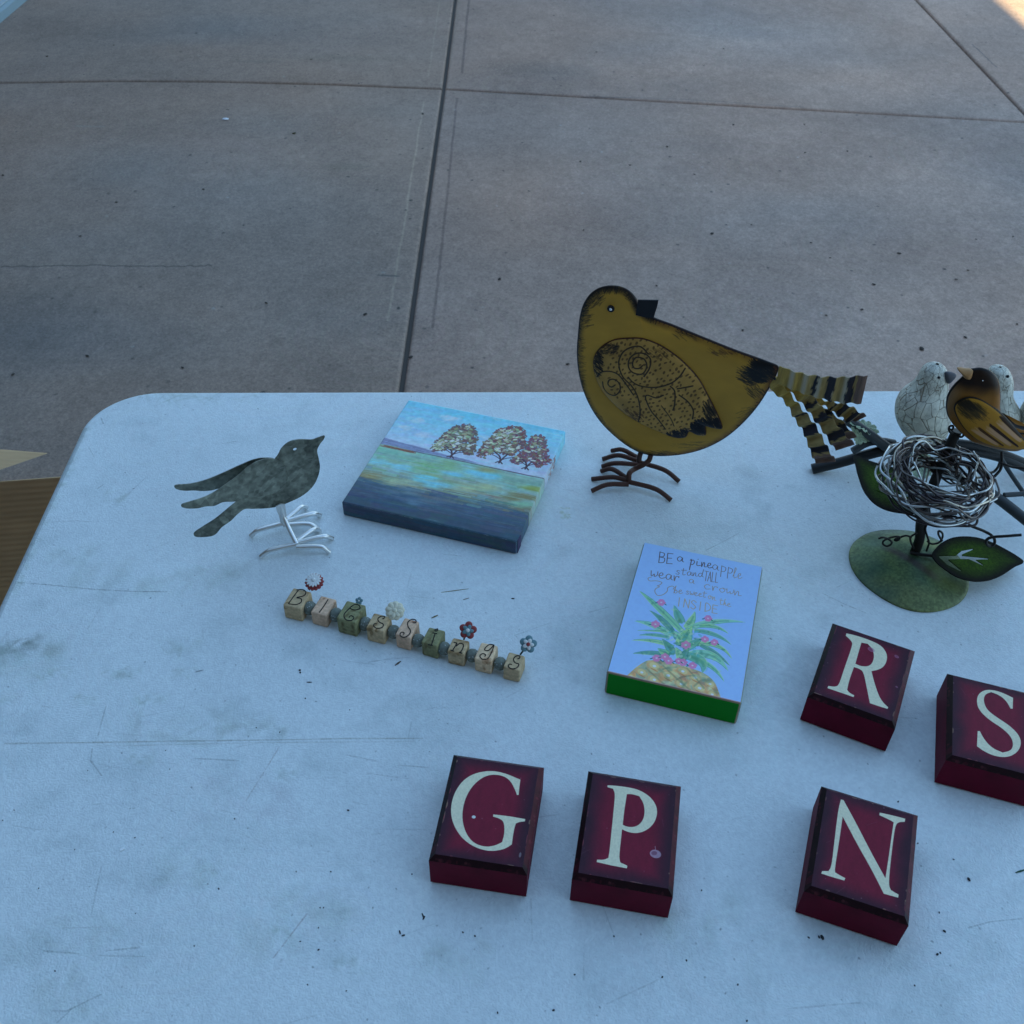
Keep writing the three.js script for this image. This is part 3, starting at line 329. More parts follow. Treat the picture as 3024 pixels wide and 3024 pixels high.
{ // pineapple print on a wooden block
  const W = 0.1235, L = 0.1802, H = 0.0316, pose = [0.1745, -0.6724, -15.7 * rad], z = zoom(1740, 1560, 0.3106), F0 = face(pose, H), F = (x, y) => F0(...z(x, y)), R = rng(31);
  const t = thing('wall_plaque', 'pale blue box plaque printed with a pineapple crown, its near side green', 'plaque', V3(pose[0], TABLE, pose[1]), pose[2]);
  const S = new Sheet(-W / 2, W / 2, -L / 2, L / 2, 1100); S.fill('rgb(176,211,255)');
  const FL = (pts) => pts.map(([x, y]) => F(x, y));
  // fruit
  const fruit = FL([[360, 1400], [430, 1335], [500, 1285], [570, 1255], [700, 1260], [850, 1295], [1000, 1340], [1110, 1390], [1185, 1455], [1222, 1530], [1248, 1620], [1200, 1680], [300, 1500]]);
  S.g.save(); S.path(fruit, true); S.g.clip(); S.fill(css(150, 160, 130));
  for (let i = 0; i < 240; i++) { const p = F(360 + R() * 900, 1250 + R() * 420); S.dab(p, 0.002 + R() * 0.005, 0.002 + R() * 0.003, R() * 3, css(...[[150, 154, 130], [130, 124, 104], [108, 148, 150], [86, 128, 136], [160, 172, 148], [124, 106, 100]][Math.floor(R() * 6)], 1, 0.5)); }
  for (const [x, y, rr] of [[620, 1310, 75], [500, 1370, 65], [750, 1400, 80], [890, 1360, 70], [880, 1480, 80], [1010, 1420, 70], [1050, 1520, 80], [1150, 1480, 60], [620, 1440, 70], [1170, 1580, 60], [980, 1570, 60], [400, 1410, 40]]) { const p = F(x, y), q = F(x + rr, y), r = Math.abs(q[0] - p[0]); S.dab(p, r, r * 0.72, -0.35, css(148, 148, 120, 1, 0.7)); S.dab([p[0], p[1] + r * 0.05], r * 0.7, r * 0.5, -0.35, css(166, 174, 146, 1, 0.7)); S.dab(p, r * 0.24, r * 0.2, 0, css(180, 210, 240, 1, 0.95)); S.dab([p[0] + r * 0.1, p[1] - r * 0.65], r * 0.6, r * 0.1, -0.35, css(130, 96, 60, 1, 0.6)); }
  for (const l of [[[660, 1265], [800, 1400], [960, 1540]], [[540, 1330], [640, 1420], [720, 1490]], [[930, 1330], [1010, 1420], [1090, 1520]], [[700, 1340], [760, 1325], [830, 1320]], [[830, 1440], [900, 1410], [1000, 1400]], [[1000, 1500], [1060, 1450], [1100, 1440]]]) S.line(FL(l), 0.0018, css(70, 100, 92, 1, 0.4));
  for (let i = 0; i < 70; i++) { const p = F(380 + R() * 860, 1280 + R() * 360), q = base(...[[60, 100, 96], [96, 140, 140], [150, 120, 90], [190, 196, 170]][i % 4]).map(srgb); S.soft(p, 0.003 + R() * 0.004, 0.0015 + R() * 0.002, R() * 3, ...q, 0.5); }
  S.g.restore();
  // crown leaves: tapered strokes
  const leaf = (a, c, b, w, col) => { const pts = [], n = 18, A = F(...a), C = F(...c), Bq = F(...b), k = w * 0.3106 / 3028 * 1.05; const up = [], dn = []; for (let i = 0; i <= n; i++) { const s = i / n, x = (1 - s) ** 2 * A[0] + 2 * s * (1 - s) * C[0] + s * s * Bq[0], y = (1 - s) ** 2 * A[1] + 2 * s * (1 - s) * C[1] + s * s * Bq[1], dx = 2 * (1 - s) * (C[0] - A[0]) + 2 * s * (Bq[0] - C[0]), dy = 2 * (1 - s) * (C[1] - A[1]) + 2 * s * (Bq[1] - C[1]), m = Math.hypot(dx, dy), h = k * 0.5 * Math.pow(1 - s, 0.6) * (0.7 + 0.5 * Math.sin(s * 3.1)); up.push([x - dy / m * h, y + dx / m * h]); dn.unshift([x + dy / m * h, y - dx / m * h]); pts.push([x, y]); }
    S.area([...up, ...dn], css(...col, 1, 0.78), false); for (let i = 0; i < 7; i++) { const p = pts[1 + Math.floor(R() * 13)], q = base(...[[60, 140, 150], [130, 200, 140], [40, 100, 100]][i % 3]).map(srgb); S.soft([p[0] + (R() - 0.5) * k * 0.5, p[1] + (R() - 0.5) * k * 0.5], k * 0.45, k * 0.2, R() * 3, ...q, 0.45); }; S.line(up.slice(0, -1), 0.0006, css(140, 204, 190, 1, 0.5)); S.line(dn.slice(1), 0.0006, css(40, 110, 110, 1, 0.5)); S.line(pts.slice(0, 14), k * 0.22, css(56, 128, 120, 1, 0.45)); };
  const gr = [[92, 172, 138], [72, 150, 140], [110, 180, 130], [60, 130, 128], [96, 176, 160]]; let gi = 0; const G = () => gr[gi++ % 5];
  for (const q of [[[900, 1000], [600, 690], [475, 595], 75], [[880, 900], [840, 830], [805, 730], 95], [[920, 950], [985, 880], [1005, 790], 80], [[790, 980], [700, 860], [570, 780], 70], [[780, 1020], [620, 900], [430, 882], 80], [[740, 985], [600, 970], [450, 972], 22], [[760, 1040], [600, 1000], [470, 1018], 42], [[800, 1130], [640, 1050], [400, 1065], 52], [[760, 1210], [560, 1170], [412, 1192], 60], [[920, 960], [1190, 850], [1488, 895], 70], [[1050, 930], [1220, 910], [1325, 1005], 50], [[1000, 970], [1230, 990], [1352, 1110], 56], [[960, 1110], [1250, 1050], [1358, 1245], 58], [[1060, 1110], [1220, 1180], [1338, 1308], 56], [[960, 1200], [1200, 1150], [1322, 1360], 100], [[960, 1230], [1190, 1280], [1285, 1462], 56], [[930, 1210], [1130, 1240], [1075, 1378], 120], [[880, 1120], [900, 1040], [980, 930], 150], [[800, 1200], [760, 1120], [690, 1050], 90], [[860, 1040], [800, 990], [750, 975], 80], [[760, 1200], [700, 1180], [650, 1140], 80], [[900, 1150], [1000, 1090], [1080, 1040], 90], [[880, 1260], [870, 1200], [820, 1130], 90], [[880, 1260], [900, 1190], [950, 1130], 80]]) leaf(...q, G());
  for (let i = 0; i < 60; i++) { const p = F(740 + R() * 320, 930 + R() * 300); S.dab(p, 0.0008 + R() * 0.002, 0.0006 + R() * 0.001, R() * 3, css(...[[60, 150, 180], [40, 110, 120], [140, 210, 190]][i % 3], 1, 0.5)); }
  for (const [x, y, r] of [[685, 705, 40], [630, 912, 44], [1130, 857, 36], [1100, 1055, 36], [1190, 1085, 36], [920, 1110, 52], [640, 1235, 42], [720, 1222, 40], [755, 1260, 44], [890, 1275, 44], [982, 1305, 40], [850, 1262, 30]]) { for (let k = 0; k < 6; k++) { const a = k * 1.05 + x; S.dab(F(x + Math.cos(a) * r * 0.6, y + Math.sin(a) * r * 0.5), 0.0021, 0.0017, a, css(212, 110, 172, 1, 0.9)); } S.dab(F(x, y), 0.001, 0.0009, 0, css(232, 170, 210)); S.dab(F(x - r - 8, y + 4), 0.0016, 0.0006, 0.6, css(24, 90, 120)); if (R() < 0.7) S.dab(F(x + r, y + r * 0.5), 0.0014, 0.0006, -0.5, css(24, 84, 90)); }
  // hand lettering: single strokes in a box 1 wide, baseline 0, x-height 1
  const A = {
    a: [[[0.75, 0.85], [0.4, 1], [0.1, 0.55], [0.25, 0.05], [0.6, 0.2], [0.78, 0.85], [0.8, 0.2], [1, 0.1]]], b: [[[0.1, 0], [0.25, 1], [0.4, 2], [0.25, 1.4], [0.2, 0.3], [0.5, 0], [0.8, 0.4], [0.5, 0.9], [0.3, 0.6]]], c: [[[0.8, 0.85], [0.45, 1], [0.12, 0.55], [0.35, 0.02], [0.9, 0.2]]], d: [[[0.7, 0.8], [0.35, 0.95], [0.1, 0.45], [0.35, 0], [0.68, 0.4], [0.9, 2], [0.75, 0.4], [1, 0.05]]], e: [[[0.1, 0.4], [0.6, 0.6], [0.6, 0.95], [0.3, 0.9], [0.15, 0.4], [0.45, 0], [1, 0.25]]],
    i: [[[0.3, 0.9], [0.35, 0.1], [0.9, 0.2]], [[0.4, 1.35], [0.43, 1.38]]], l: [[[0.1, 0.3], [0.6, 1.6], [0.4, 1.9], [0.25, 1], [0.4, 0.05], [0.9, 0.25]]], n: [[[0.1, 0.9], [0.15, 0], [0.4, 0.85], [0.6, 0.8], [0.62, 0.1], [1, 0.15]]], o: [[[0.5, 0.95], [0.1, 0.5], [0.45, 0], [0.8, 0.5], [0.5, 0.95], [1, 0.8]]], p: [[[0.1, 0.9], [0.3, 1.0], [0.15, -1.1], [0.3, 0.7], [0.65, 1.05], [0.85, 0.6], [0.55, 0.1], [0.25, 0.2]]], r: [[[0.15, 0.9], [0.25, 0], [0.4, 0.8], [0.8, 0.9], [0.75, 0.7]]], s: [[[0.75, 0.9], [0.35, 1], [0.25, 0.7], [0.65, 0.4], [0.55, 0.02], [0.1, 0.1]]], t: [[[0.35, 1.7], [0.35, 0.1], [0.8, 0.15]], [[0, 1.2], [0.9, 1.3]]], w: [[[0.05, 1], [0.15, 0.1], [0.5, 0.5], [0.55, 0.1], [0.9, 0.4], [0.95, 1.05]]],
    h: [[[0.1, 0], [0.4, 1.9], [0.2, 0.2], [0.5, 0.85], [0.7, 0.1], [1, 0.2]]], B: [[[0.15, 0], [0.15, 1.9]], [[0.15, 1.85], [0.7, 1.7], [0.65, 1.15], [0.15, 1], [0.8, 0.85], [0.75, 0.15], [0.15, 0]]], E: [[[0.8, 1.8], [0.15, 1.8], [0.15, 0], [0.85, 0.05]], [[0.15, 0.95], [0.7, 1]]], T: [[[0, 1.9], [1, 1.9]], [[0.5, 1.9], [0.45, 0]]], A: [[[0, 0], [0.5, 1.9], [0.95, 0]], [[0.2, 0.7], [0.8, 0.7]]], L: [[[0.2, 1.9], [0.2, 0], [0.85, 0.05]]], I: [[[0.4, 1.9], [0.4, 0]]], N: [[[0.1, 0], [0.15, 1.9], [0.8, 0], [0.85, 1.9]]], S: [[[0.8, 1.6], [0.4, 1.9], [0.15, 1.4], [0.75, 0.6], [0.5, 0], [0.1, 0.3]]], D: [[[0.15, 0], [0.15, 1.9], [0.8, 1.4], [0.75, 0.5], [0.15, 0]]], P: [[[0.2, -0.3], [0.2, 1.5]], [[0.2, 1.45], [0.8, 1.3], [0.7, 0.7], [0.2, 0.6]]],
  };
  const word = (s, x0, y0, x1, y1, h, col, w = 0.0007) => { const n = s.length; [...s].forEach((ch, i) => { for (const st of A[ch] ?? []) { const pts = st.map(([u, v]) => F(x0 + (x1 - x0) * (i + u) / n + v * h * 0.12, y0 + (y1 - y0) * (i + u) / n - v * h)); const straight = /[BETALIND]/.test(ch) && st.length < 6 && ch !== 'B' && ch !== 'D'; S.line(pts, w, col, !straight); } }); };
  const c1 = css(60, 62, 80), c2 = css(82, 88, 104), c3 = css(108, 118, 126), c4 = css(122, 136, 140);
  word('BE', 650, 325, 800, 342, 54, c1, 0.0009); word('a', 830, 308, 898, 324, 44, c1, 0.0009); word('pine', 950, 345, 1170, 382, 46, c1, 0.0009); word('a', 1165, 385, 1232, 405, 46, c2); word('PP', 1238, 440, 1365, 470, 58, c2); word('le', 1360, 470, 1450, 482, 50, c3);
  word('stand', 818, 435, 1085, 465, 36, c2); word('TALL', 1090, 498, 1225, 518, 48, c2);
  word('wear', 580, 455, 862, 510, 52, c2, 0.0009); word('a', 945, 515, 1000, 530, 36, c3); word('crown', 1085, 572, 1445, 648, 44, c3);
  S.line(FL([[590, 465], [560, 475], [575, 500], [640, 500], [690, 515], [668, 540], [645, 548], [668, 556], [632, 575], [625, 605], [650, 638], [700, 632], [740, 600], [748, 565], [785, 550], [808, 560], [798, 580]]), 0.0008, c3);
  word('be', 800, 615, 888, 622, 34, c3); word('sweet', 915, 625, 1115, 660, 32, c3); word('on', 1125, 665, 1205, 690, 32, c4); word('the', 1235, 720, 1345, 750, 32, c4); word('INSIDE', 822, 735, 1225, 815, 42, c4, 0.0009);
  S.line([[-W / 2, -L / 2 + 0.0006], [W / 2, -L / 2 + 0.0006]], 0.0012, css(130, 130, 150), false);
  S.line([[-W / 2, -L / 2], [-W / 2, L / 2], [W / 2, L / 2], [W / 2, -L / 2]], 0.0012, 'rgba(232,232,236,.9)', false);
  grain(S, 0.05, 300, 4);
  const edge = M(rgb(0.36, 0.28, 0.19), 0.8), r = 0.0012;
  mesh('wooden_body', new RoundedBoxGeometry(W, H - 0.0006, L, 3, r).translate(0, (H - 0.0006) / 2, 0), edge, t);
  const rect = (w, h, rr) => { const s = []; for (const [cx, cy, a] of [[w / 2 - rr, h / 2 - rr, 0], [-w / 2 + rr, h / 2 - rr, 1], [-w / 2 + rr, -h / 2 + rr, 2], [w / 2 - rr, -h / 2 + rr, 3]]) for (let k = 0; k <= 4; k++) { const an = (a + k / 4) * Math.PI / 2; s.push(new THREE.Vector2(cx + Math.cos(an) * rr, cy + Math.sin(an) * rr)); } return s; };
  const top = plate(rect(W - 0.0012, L - 0.0012, 0.001), 0.0008); S.uv(top); top.rotateX(-Math.PI / 2).translate(0, H - 0.0008, 0); mesh('printed_face', top, M(0xffffff, 0.42, { map: S.tex() }), t);
  const green = M(rgb(0.001, 0.23, 0.012), 0.55, { specularIntensity: 0.2 }), side = (w) => plate(rect(w, H - 0.0035, 0.0008), 0.0006);
  mesh('green_side', side(W - 0.003).translate(0, H / 2 - 0.0005, L / 2), green, t); mesh('green_side', side(W - 0.003).rotateY(Math.PI).translate(0, H / 2 - 0.0005, -L / 2), green, t);
  const pale = M(rgb(0.32, 0.46, 0.40), 0.6); for (const s of [-1, 1]) mesh('pale_side', side(L - 0.003).rotateY(s * Math.PI / 2).translate(s * W / 2, H / 2 - 0.0005, 0), pale, t);
}

// ---------- string of letter beads ----------
{
  const t = thing('letter_bead_string', 'string of small clay letter cubes and blue beads spelling Blessings with flowers', 'letter beads', V3(-0.105, TABLE, -0.664), -17 * rad), inv = () => { t.updateMatrixWorld(true); return t.matrixWorld.clone().invert(); }, I = inv(), R = rng(9);
  const z = zoom(780, 1650, 0.4451);
  const mk = (c, seed, dark) => { const S = new Sheet(0, 0.03, 0, 0.03, 128); S.pixels((x, y) => { const n = fbm(x * 190, y * 110, seed, 4), e = fbm(x * 420, y * 420, seed + 9, 3), k = n < 0.42 ? (0.42 - n) * 3.2 : 0, m = 0.86 + e * 0.28; return c.map((v, i) => (v + (dark[i] - v) * Math.min(0.75, k)) * m); }); return M(0xffffff, 0.75, { map: S.tex() }); };
  const green = mk([198, 172, 134], 4, [120, 92, 56]), cream = mk([228, 196, 158], 14, [150, 100, 66]), pinkish = mk([216, 180, 150], 24, [146, 92, 66]), deep = mk([140, 138, 100], 34, [88, 74, 46]), blue = mk([118, 124, 114], 44, [66, 66, 62]), ink = M(rgb(0.02, 0.017, 0.016), 0.6);
  const B = [
    ['B', 0.0205, 0.0255, 0.0190, -0.2143, -0.6993, -16.5, green, [[[230, 205], [160, 300]], [[215, 207], [255, 205], [277, 220], [265, 245], [215, 258], [245, 265], [245, 290], [215, 304], [165, 300]]]],
    ['l', 0.0172, 0.0240, 0.0178, -0.1867, -0.6911, -18, pinkish, [[[425, 270], [400, 310], [365, 358]]]],
    ['e', 0.0208, 0.0255, 0.0215, -0.1573, -0.6806, -17.5, deep, [[[570, 330], [600, 340], [636, 330], [628, 308], [600, 305], [560, 335], [530, 375], [545, 405], [580, 410], [595, 390], [575, 378], [562, 392]]]],
    ['s', 0.0190, 0.0205, 0.0195, -0.1289, -0.6689, -17, green, [[[785, 400], [800, 392], [800, 384], [775, 382], [755, 400], [765, 420], [790, 435], [785, 455], [750, 462], [728, 448], [732, 432], [748, 432]]]],
    ['S', 0.0158, 0.0235, 0.0195, -0.1003, -0.6625, -19, pinkish, [[[985, 425], [1005, 425], [1008, 410], [985, 402], [955, 420], [955, 450], [972, 480], [955, 510], [925, 522], [903, 510], [908, 490], [928, 490], [925, 505]]]],
    ['i', 0.0170, 0.0212, 0.0195, -0.0745, -0.652, -18, deep, [[[1140, 470], [1150, 465], [1148, 478], [1135, 480], [1135, 466]], [[1135, 495], [1110, 572]], [[1118, 492], [1148, 497]], [[1088, 570], [1118, 576]]]],
    ['n', 0.0172, 0.0185, 0.0185, -0.0493, -0.6413, -15, green, [[[1258, 555], [1280, 560]], [[1280, 560], [1250, 610]], [[1272, 582], [1300, 562], [1322, 570], [1318, 595], [1302, 625]], [[1238, 608], [1262, 614]], [[1292, 622], [1315, 627]]]],
    ['g', 0.0172, 0.0218, 0.0187, -0.0223, -0.6342, -16, cream, [[[1525, 572], [1495, 570], [1470, 590], [1462, 605], [1485, 610], [1510, 590], [1525, 572], [1500, 640], [1480, 665], [1445, 665], [1432, 645], [1450, 630], [1470, 638], [1462, 650]]]],
    ['s', 0.0165, 0.0198, 0.0178, 0.0047, -0.624, -16, green, [[[1680, 665], [1695, 660], [1695, 645], [1675, 645], [1655, 665], [1665, 690], [1690, 700], [1675, 725], [1640, 730], [1620, 715], [1628, 700], [1645, 702]]]],
  ];
  for (const [ch, w, l, h, x, zz, deg, mat, strokes] of B) {
    const g = mergeVertices(new RoundedBoxGeometry(w, h, l, 4, 0.0019)), p = g.attributes.position, s = R() * 99;
    for (let i = 0; i < p.count; i++) { const k = 1 + (vnoise(p.getX(i) * 160 + s, p.getY(i) * 160 + p.getZ(i) * 160, 5) - 0.5) * 0.075; p.setXYZ(i, p.getX(i) * k, p.getY(i) * (0.99 + 0.01 * k), p.getZ(i) * k); }
    g.computeVertexNormals(); new Sheet(0, 0.03, 0, 0.03, 8).uv(g, (a, b, c) => [a + c * 0.3 + s, c + b]);
    const m = mesh('letter_cube', g, mat, t); m.position.set(x, TABLE + h / 2, zz).applyMatrix4(I); m.rotation.y = (deg + 17) * rad; m.updateMatrix();
    m.userData.label = `clay cube with letter ${ch}`;
    const tw = deg * rad, c = Math.cos(tw), sn = Math.sin(tw), lg = strokes.map((st) => { const q = st.map(([a, b]) => { const v = T(...z(a, b), h); v.x -= x; v.z -= zz; return V3(v.x * c - v.z * sn, h / 2 + 0.0001, v.x * sn + v.z * c); }); return new THREE.TubeGeometry(new THREE.CatmullRomCurve3(q, false, 'centripetal'), q.length * 6, 0.00055, 6).scale(1, 1, 1); });
    mesh('letter', mergeGeometries(lg), ink, m);
  }
  const dotMat = M(rgb(0.6, 0.66, 0.66), 0.6);
  for (const [bx, by] of [[305, 328], [478, 372], [672, 432], [860, 486], [1022, 543], [1195, 596], [1382, 642], [1565, 696]]) {
    const r = 0.0078 - by * 0.0000016, q = T(...z(bx, by), 0.0105).applyMatrix4(I), g = new THREE.SphereGeometry(r, 24, 16); g.scale(0.95, 1, 1); const m = mesh('bead', g, blue, t); m.position.copy(q);
    const d = []; for (let i = 0; i < 6; i++) { const v = V3(R() - 0.5, R() * 0.8, R() - 0.3).normalize().multiplyScalar(r * 0.985); d.push(new THREE.SphereGeometry(0.00045, 6, 4).translate(v.x * 0.95, v.y, v.z)); } mesh('dot', mergeGeometries(d), dotMat, m);
  }
  mesh('wire', rod([V3(-0.222, TABLE + 0.0095, -0.703), V3(-0.1, TABLE + 0.0095, -0.662), V3(0.008, TABLE + 0.0095, -0.6225)].map((p) => p.applyMatrix4(I)), 0.0009), M(rgb(0.08, 0.08, 0.09), 0.5), t);
  const white = M(rgb(0.72, 0.74, 0.72), 0.6), red = M(rgb(0.30, 0.055, 0.055), 0.6), blu = M(rgb(0.15, 0.27, 0.30), 0.6), stemM = M(rgb(0.05, 0.07, 0.06), 0.6), creamM = M(rgb(0.72, 0.68, 0.52), 0.6);
  const flower = (px, py, h, foot, fh, r, outer, inner, mid, n, n2, label, up = 0.75, lift = 0.22) => {
    const c = T(...z(px, py), h), f = T(...z(...foot), fh), face = V3(0, up, 0.66).normalize(), fl = new THREE.Group(); fl.name = 'flower'; fl.position.copy(c.clone().applyMatrix4(I)); fl.quaternion.setFromUnitVectors(V3(0, 0, 1), face.applyAxisAngle(V3(0, 1, 0), 17 * rad)); t.add(fl); fl.userData.label = label;
    const ring = (m, rr, len, wid, zz, off, nm) => { for (let i = 0; i < m.n; i++) { const a = (i / m.n) * 2 * Math.PI + off, g = new THREE.SphereGeometry(1, 12, 8).scale(len, wid, wid * 0.42).rotateZ(a).translate(Math.cos(a) * rr, Math.sin(a) * rr, zz); mesh(nm, g, m.mat, fl); } };
    ring({ n, mat: outer }, r * 0.56, r * 0.44, r * Math.min(0.42, 3.6 / n), 0, 0.3, 'petal'); if (inner) ring({ n: n2, mat: inner }, r * (n2 > 6 ? 0.44 : 0.36), r * (n2 > 6 ? 0.38 : 0.30), r * Math.min(0.22, 2.1 / n2), r * lift, 0, 'inner_petal');
    mesh('flower_center', new THREE.SphereGeometry(r * 0.22, 14, 10).scale(1, 1, 0.6).translate(0, 0, r * (lift + 0.08)), mid, fl);
    mesh('stem', rod([f, f.clone().lerp(c, 0.5), c].map((p) => p.clone().applyMatrix4(I)), 0.0009), stemM, t);
  };
  flower(333, 155, 0.030, [300, 205], 0.017, 0.0098, red, white, white, 14, 14, 'red flower with white daisy centre', 1.9, 0.55);
  flower(630, 279, 0.022, [625, 292], 0.016, 0.0040, blu, null, white, 5, 0, 'small blue flower bud');
  flower(868, 345, 0.028, [835, 378], 0.017, 0.0098, creamM, creamM, creamM, 9, 8, 'cream daisy', 1.1);
  flower(1352, 475, 0.031, [1325, 535], 0.016, 0.0088, red, blu, white, 5, 5, 'red five-petalled flower');
  flower(1752, 567, 0.031, [1700, 635], 0.016, 0.0086, blu, white, red, 5, 5, 'blue five-petalled flower');
}

// ---------- galvanised metal bird ----------
{
  const pl = new Upright(V3(-0.2445, TABLE, -0.8135), 24 * rad), z = zoom(400, 1150, 0.3623), t = thing('metal_bird', 'grey galvanised sheet metal bird with silver wire feet', 'bird ornament', pl.o, pl.a);
  const at = (x, y, w = 0) => pl.at(...z(x, y), w);
  const S = new Sheet(-0.16, 0.12, 0, 0.17, 1024), R = rng(4); S.fill('rgb(118,126,122)');
  S.pixels((x, y) => { let best = 9, second = 9, id = 0; const k = 150, wx = x + (fbm(x * 60, y * 60, 1, 3) - 0.5) * 0.016, wy = y + (fbm(x * 60, y * 60, 2, 3) - 0.5) * 0.016, i0 = Math.floor(wx * k), j0 = Math.floor(wy * k); for (let i = -1; i <= 1; i++) for (let j = -1; j <= 1; j++) { const hx = i0 + i + hash(i0 + i, j0 + j, 5), hy = j0 + j + hash(i0 + i, j0 + j, 6), d = Math.hypot(wx * k - hx, wy * k - hy); if (d < best) { second = best; best = d; id = hash(i0 + i, j0 + j, 7); } else if (d < second) second = d; } const v = 0.55 + id * 0.3 + (fbm(x * 220, y * 220, 8, 3) - 0.5) * 0.6 + (fbm(x * 25, y * 25, 9, 3) - 0.5) * 0.7; const u = 0.42 + (v - 0.42) * 0.72; return [148 * u + 22, 152 * u + 24, 138 * u + 22]; });
  for (let i = 0; i < 40; i++) { const x = -0.16 + R() * 0.28, y = R() * 0.17; S.line([[x, y], [x + 0.006 * R(), y + 0.002 * (R() - 0.5)]], 0.0006, 'rgba(190,196,192,.35)'); }
  const met = M(0xffffff, 0.5, { map: S.tex(), metalness: 0.25 });
  const body = spline2([[1540, 374], [1490, 388], [1440, 405], [1330, 404], [1250, 424], [1190, 475], [1160, 530], [1132, 566], [1080, 640], [960, 760], [860, 860], [830, 900], [760, 960], [650, 1050], [540, 1120], [476, 1168], [480, 1190], [512, 1198], [620, 1190], [655, 1172], [700, 1120], [780, 1062], [832, 1010], [890, 970], [960, 968], [1050, 965], [1140, 953], [1250, 915], [1360, 860], [1440, 790], [1480, 720], [1502, 630], [1492, 560], [1480, 490], [1502, 440], [1533, 400]].map((p) => at(...p)), 5);
  const eye = at(1298, 483), hole = []; for (let i = 0; i < 20; i++) hole.push(new THREE.Vector2(eye.x + Math.cos(i * 0.314) * 0.0021, eye.y + Math.sin(i * 0.314) * 0.0019));
  mesh('body', S.uv(plate(body, 0.0012, 0, [hole])), met, t);
  const wing = (pts, k, off, shift) => { const w = (x) => off + k * Math.max(0, (1240 - x) / 900), o = spline2(pts.map(([x, y]) => at(x, y, w(x))), 5), x0 = at(1240, 800).x, x1 = at(340, 800).x, g = plate(o, 0.001), p = g.attributes.position; for (let i = 0; i < p.count; i++) p.setZ(i, p.getZ(i) + off + k * Math.max(0, (x0 - p.getX(i)) / (x0 - x1))); g.computeVertexNormals(); S.uv(g, (x, y) => [x + shift, y]); return g; };
  mesh('wing', wing([[1133, 567], [1060, 566], [980, 590], [900, 640], [830, 700], [700, 790], [640, 830], [560, 870], [450, 905], [375, 930], [371, 945], [410, 960], [500, 960], [570, 945], [640, 940], [710, 911], [810, 905], [900, 880], [1050, 860], [1150, 830], [1235, 740], [1228, 640], [1185, 580]], 0.017, 0.0014, 0.03), met, t);
  mesh('wing', wing([[1133, 562], [1040, 550], [960, 565], [850, 610], [700, 680], [550, 740], [440, 765], [330, 775], [315, 787], [332, 807], [400, 822], [470, 820], [560, 825], [640, 815], [760, 770], [880, 730], [990, 680], [1090, 620]], -0.017, -0.0014, 0.06), met, t);
  const silver = M(rgb(0.78, 0.78, 0.76), 0.3, { metalness: 0.85, specularIntensity: 1 }), P = (x, y, h) => pl.local(T(...z(x, y), h));
  const leg = (name, pts, toes) => { const L = mesh('leg', bentRod(pts, 0.0026), silver, t); for (const q of toes) mesh('toe', bentRod([P(...q[0], 0.011), P(...q[1], 0.0105), P(...q[2], 0.0022)], 0.0026), silver, L); return L; };
  const l1 = leg('', [at(1183, 950, 0.0025), at(1215, 1060, 0.006), P(1315, 1262, 0.011)], [[[1310, 1262], [1090, 1312], [1022, 1362]], [[1318, 1232], [1450, 1140], [1503, 1150]], [[1318, 1250], [1540, 1195], [1608, 1215]], [[1310, 1285], [1520, 1282], [1583, 1328]]]);
  leg('', [at(1175, 955, -0.002), at(1190, 1040, -0.006), P(1205, 1092, 0.011)], [[[1205, 1092], [1000, 1145], [940, 1193]], [[1230, 1055], [1350, 957], [1395, 962]], [[1225, 1075], [1450, 1010], [1508, 1025]], [[1205, 1105], [1420, 1095], [1498, 1145]]]);
  mesh('strap', plate([[1140, 945], [1178, 925], [1215, 928], [1228, 1010], [1225, 1062], [1200, 1072], [1180, 1040], [1155, 1000]].map((p) => at(...p, 0.003)).map((p) => new THREE.Vector2(p.x, p.y)), 0.0014).translate(0, 0, 0.0035), silver, l1);
}

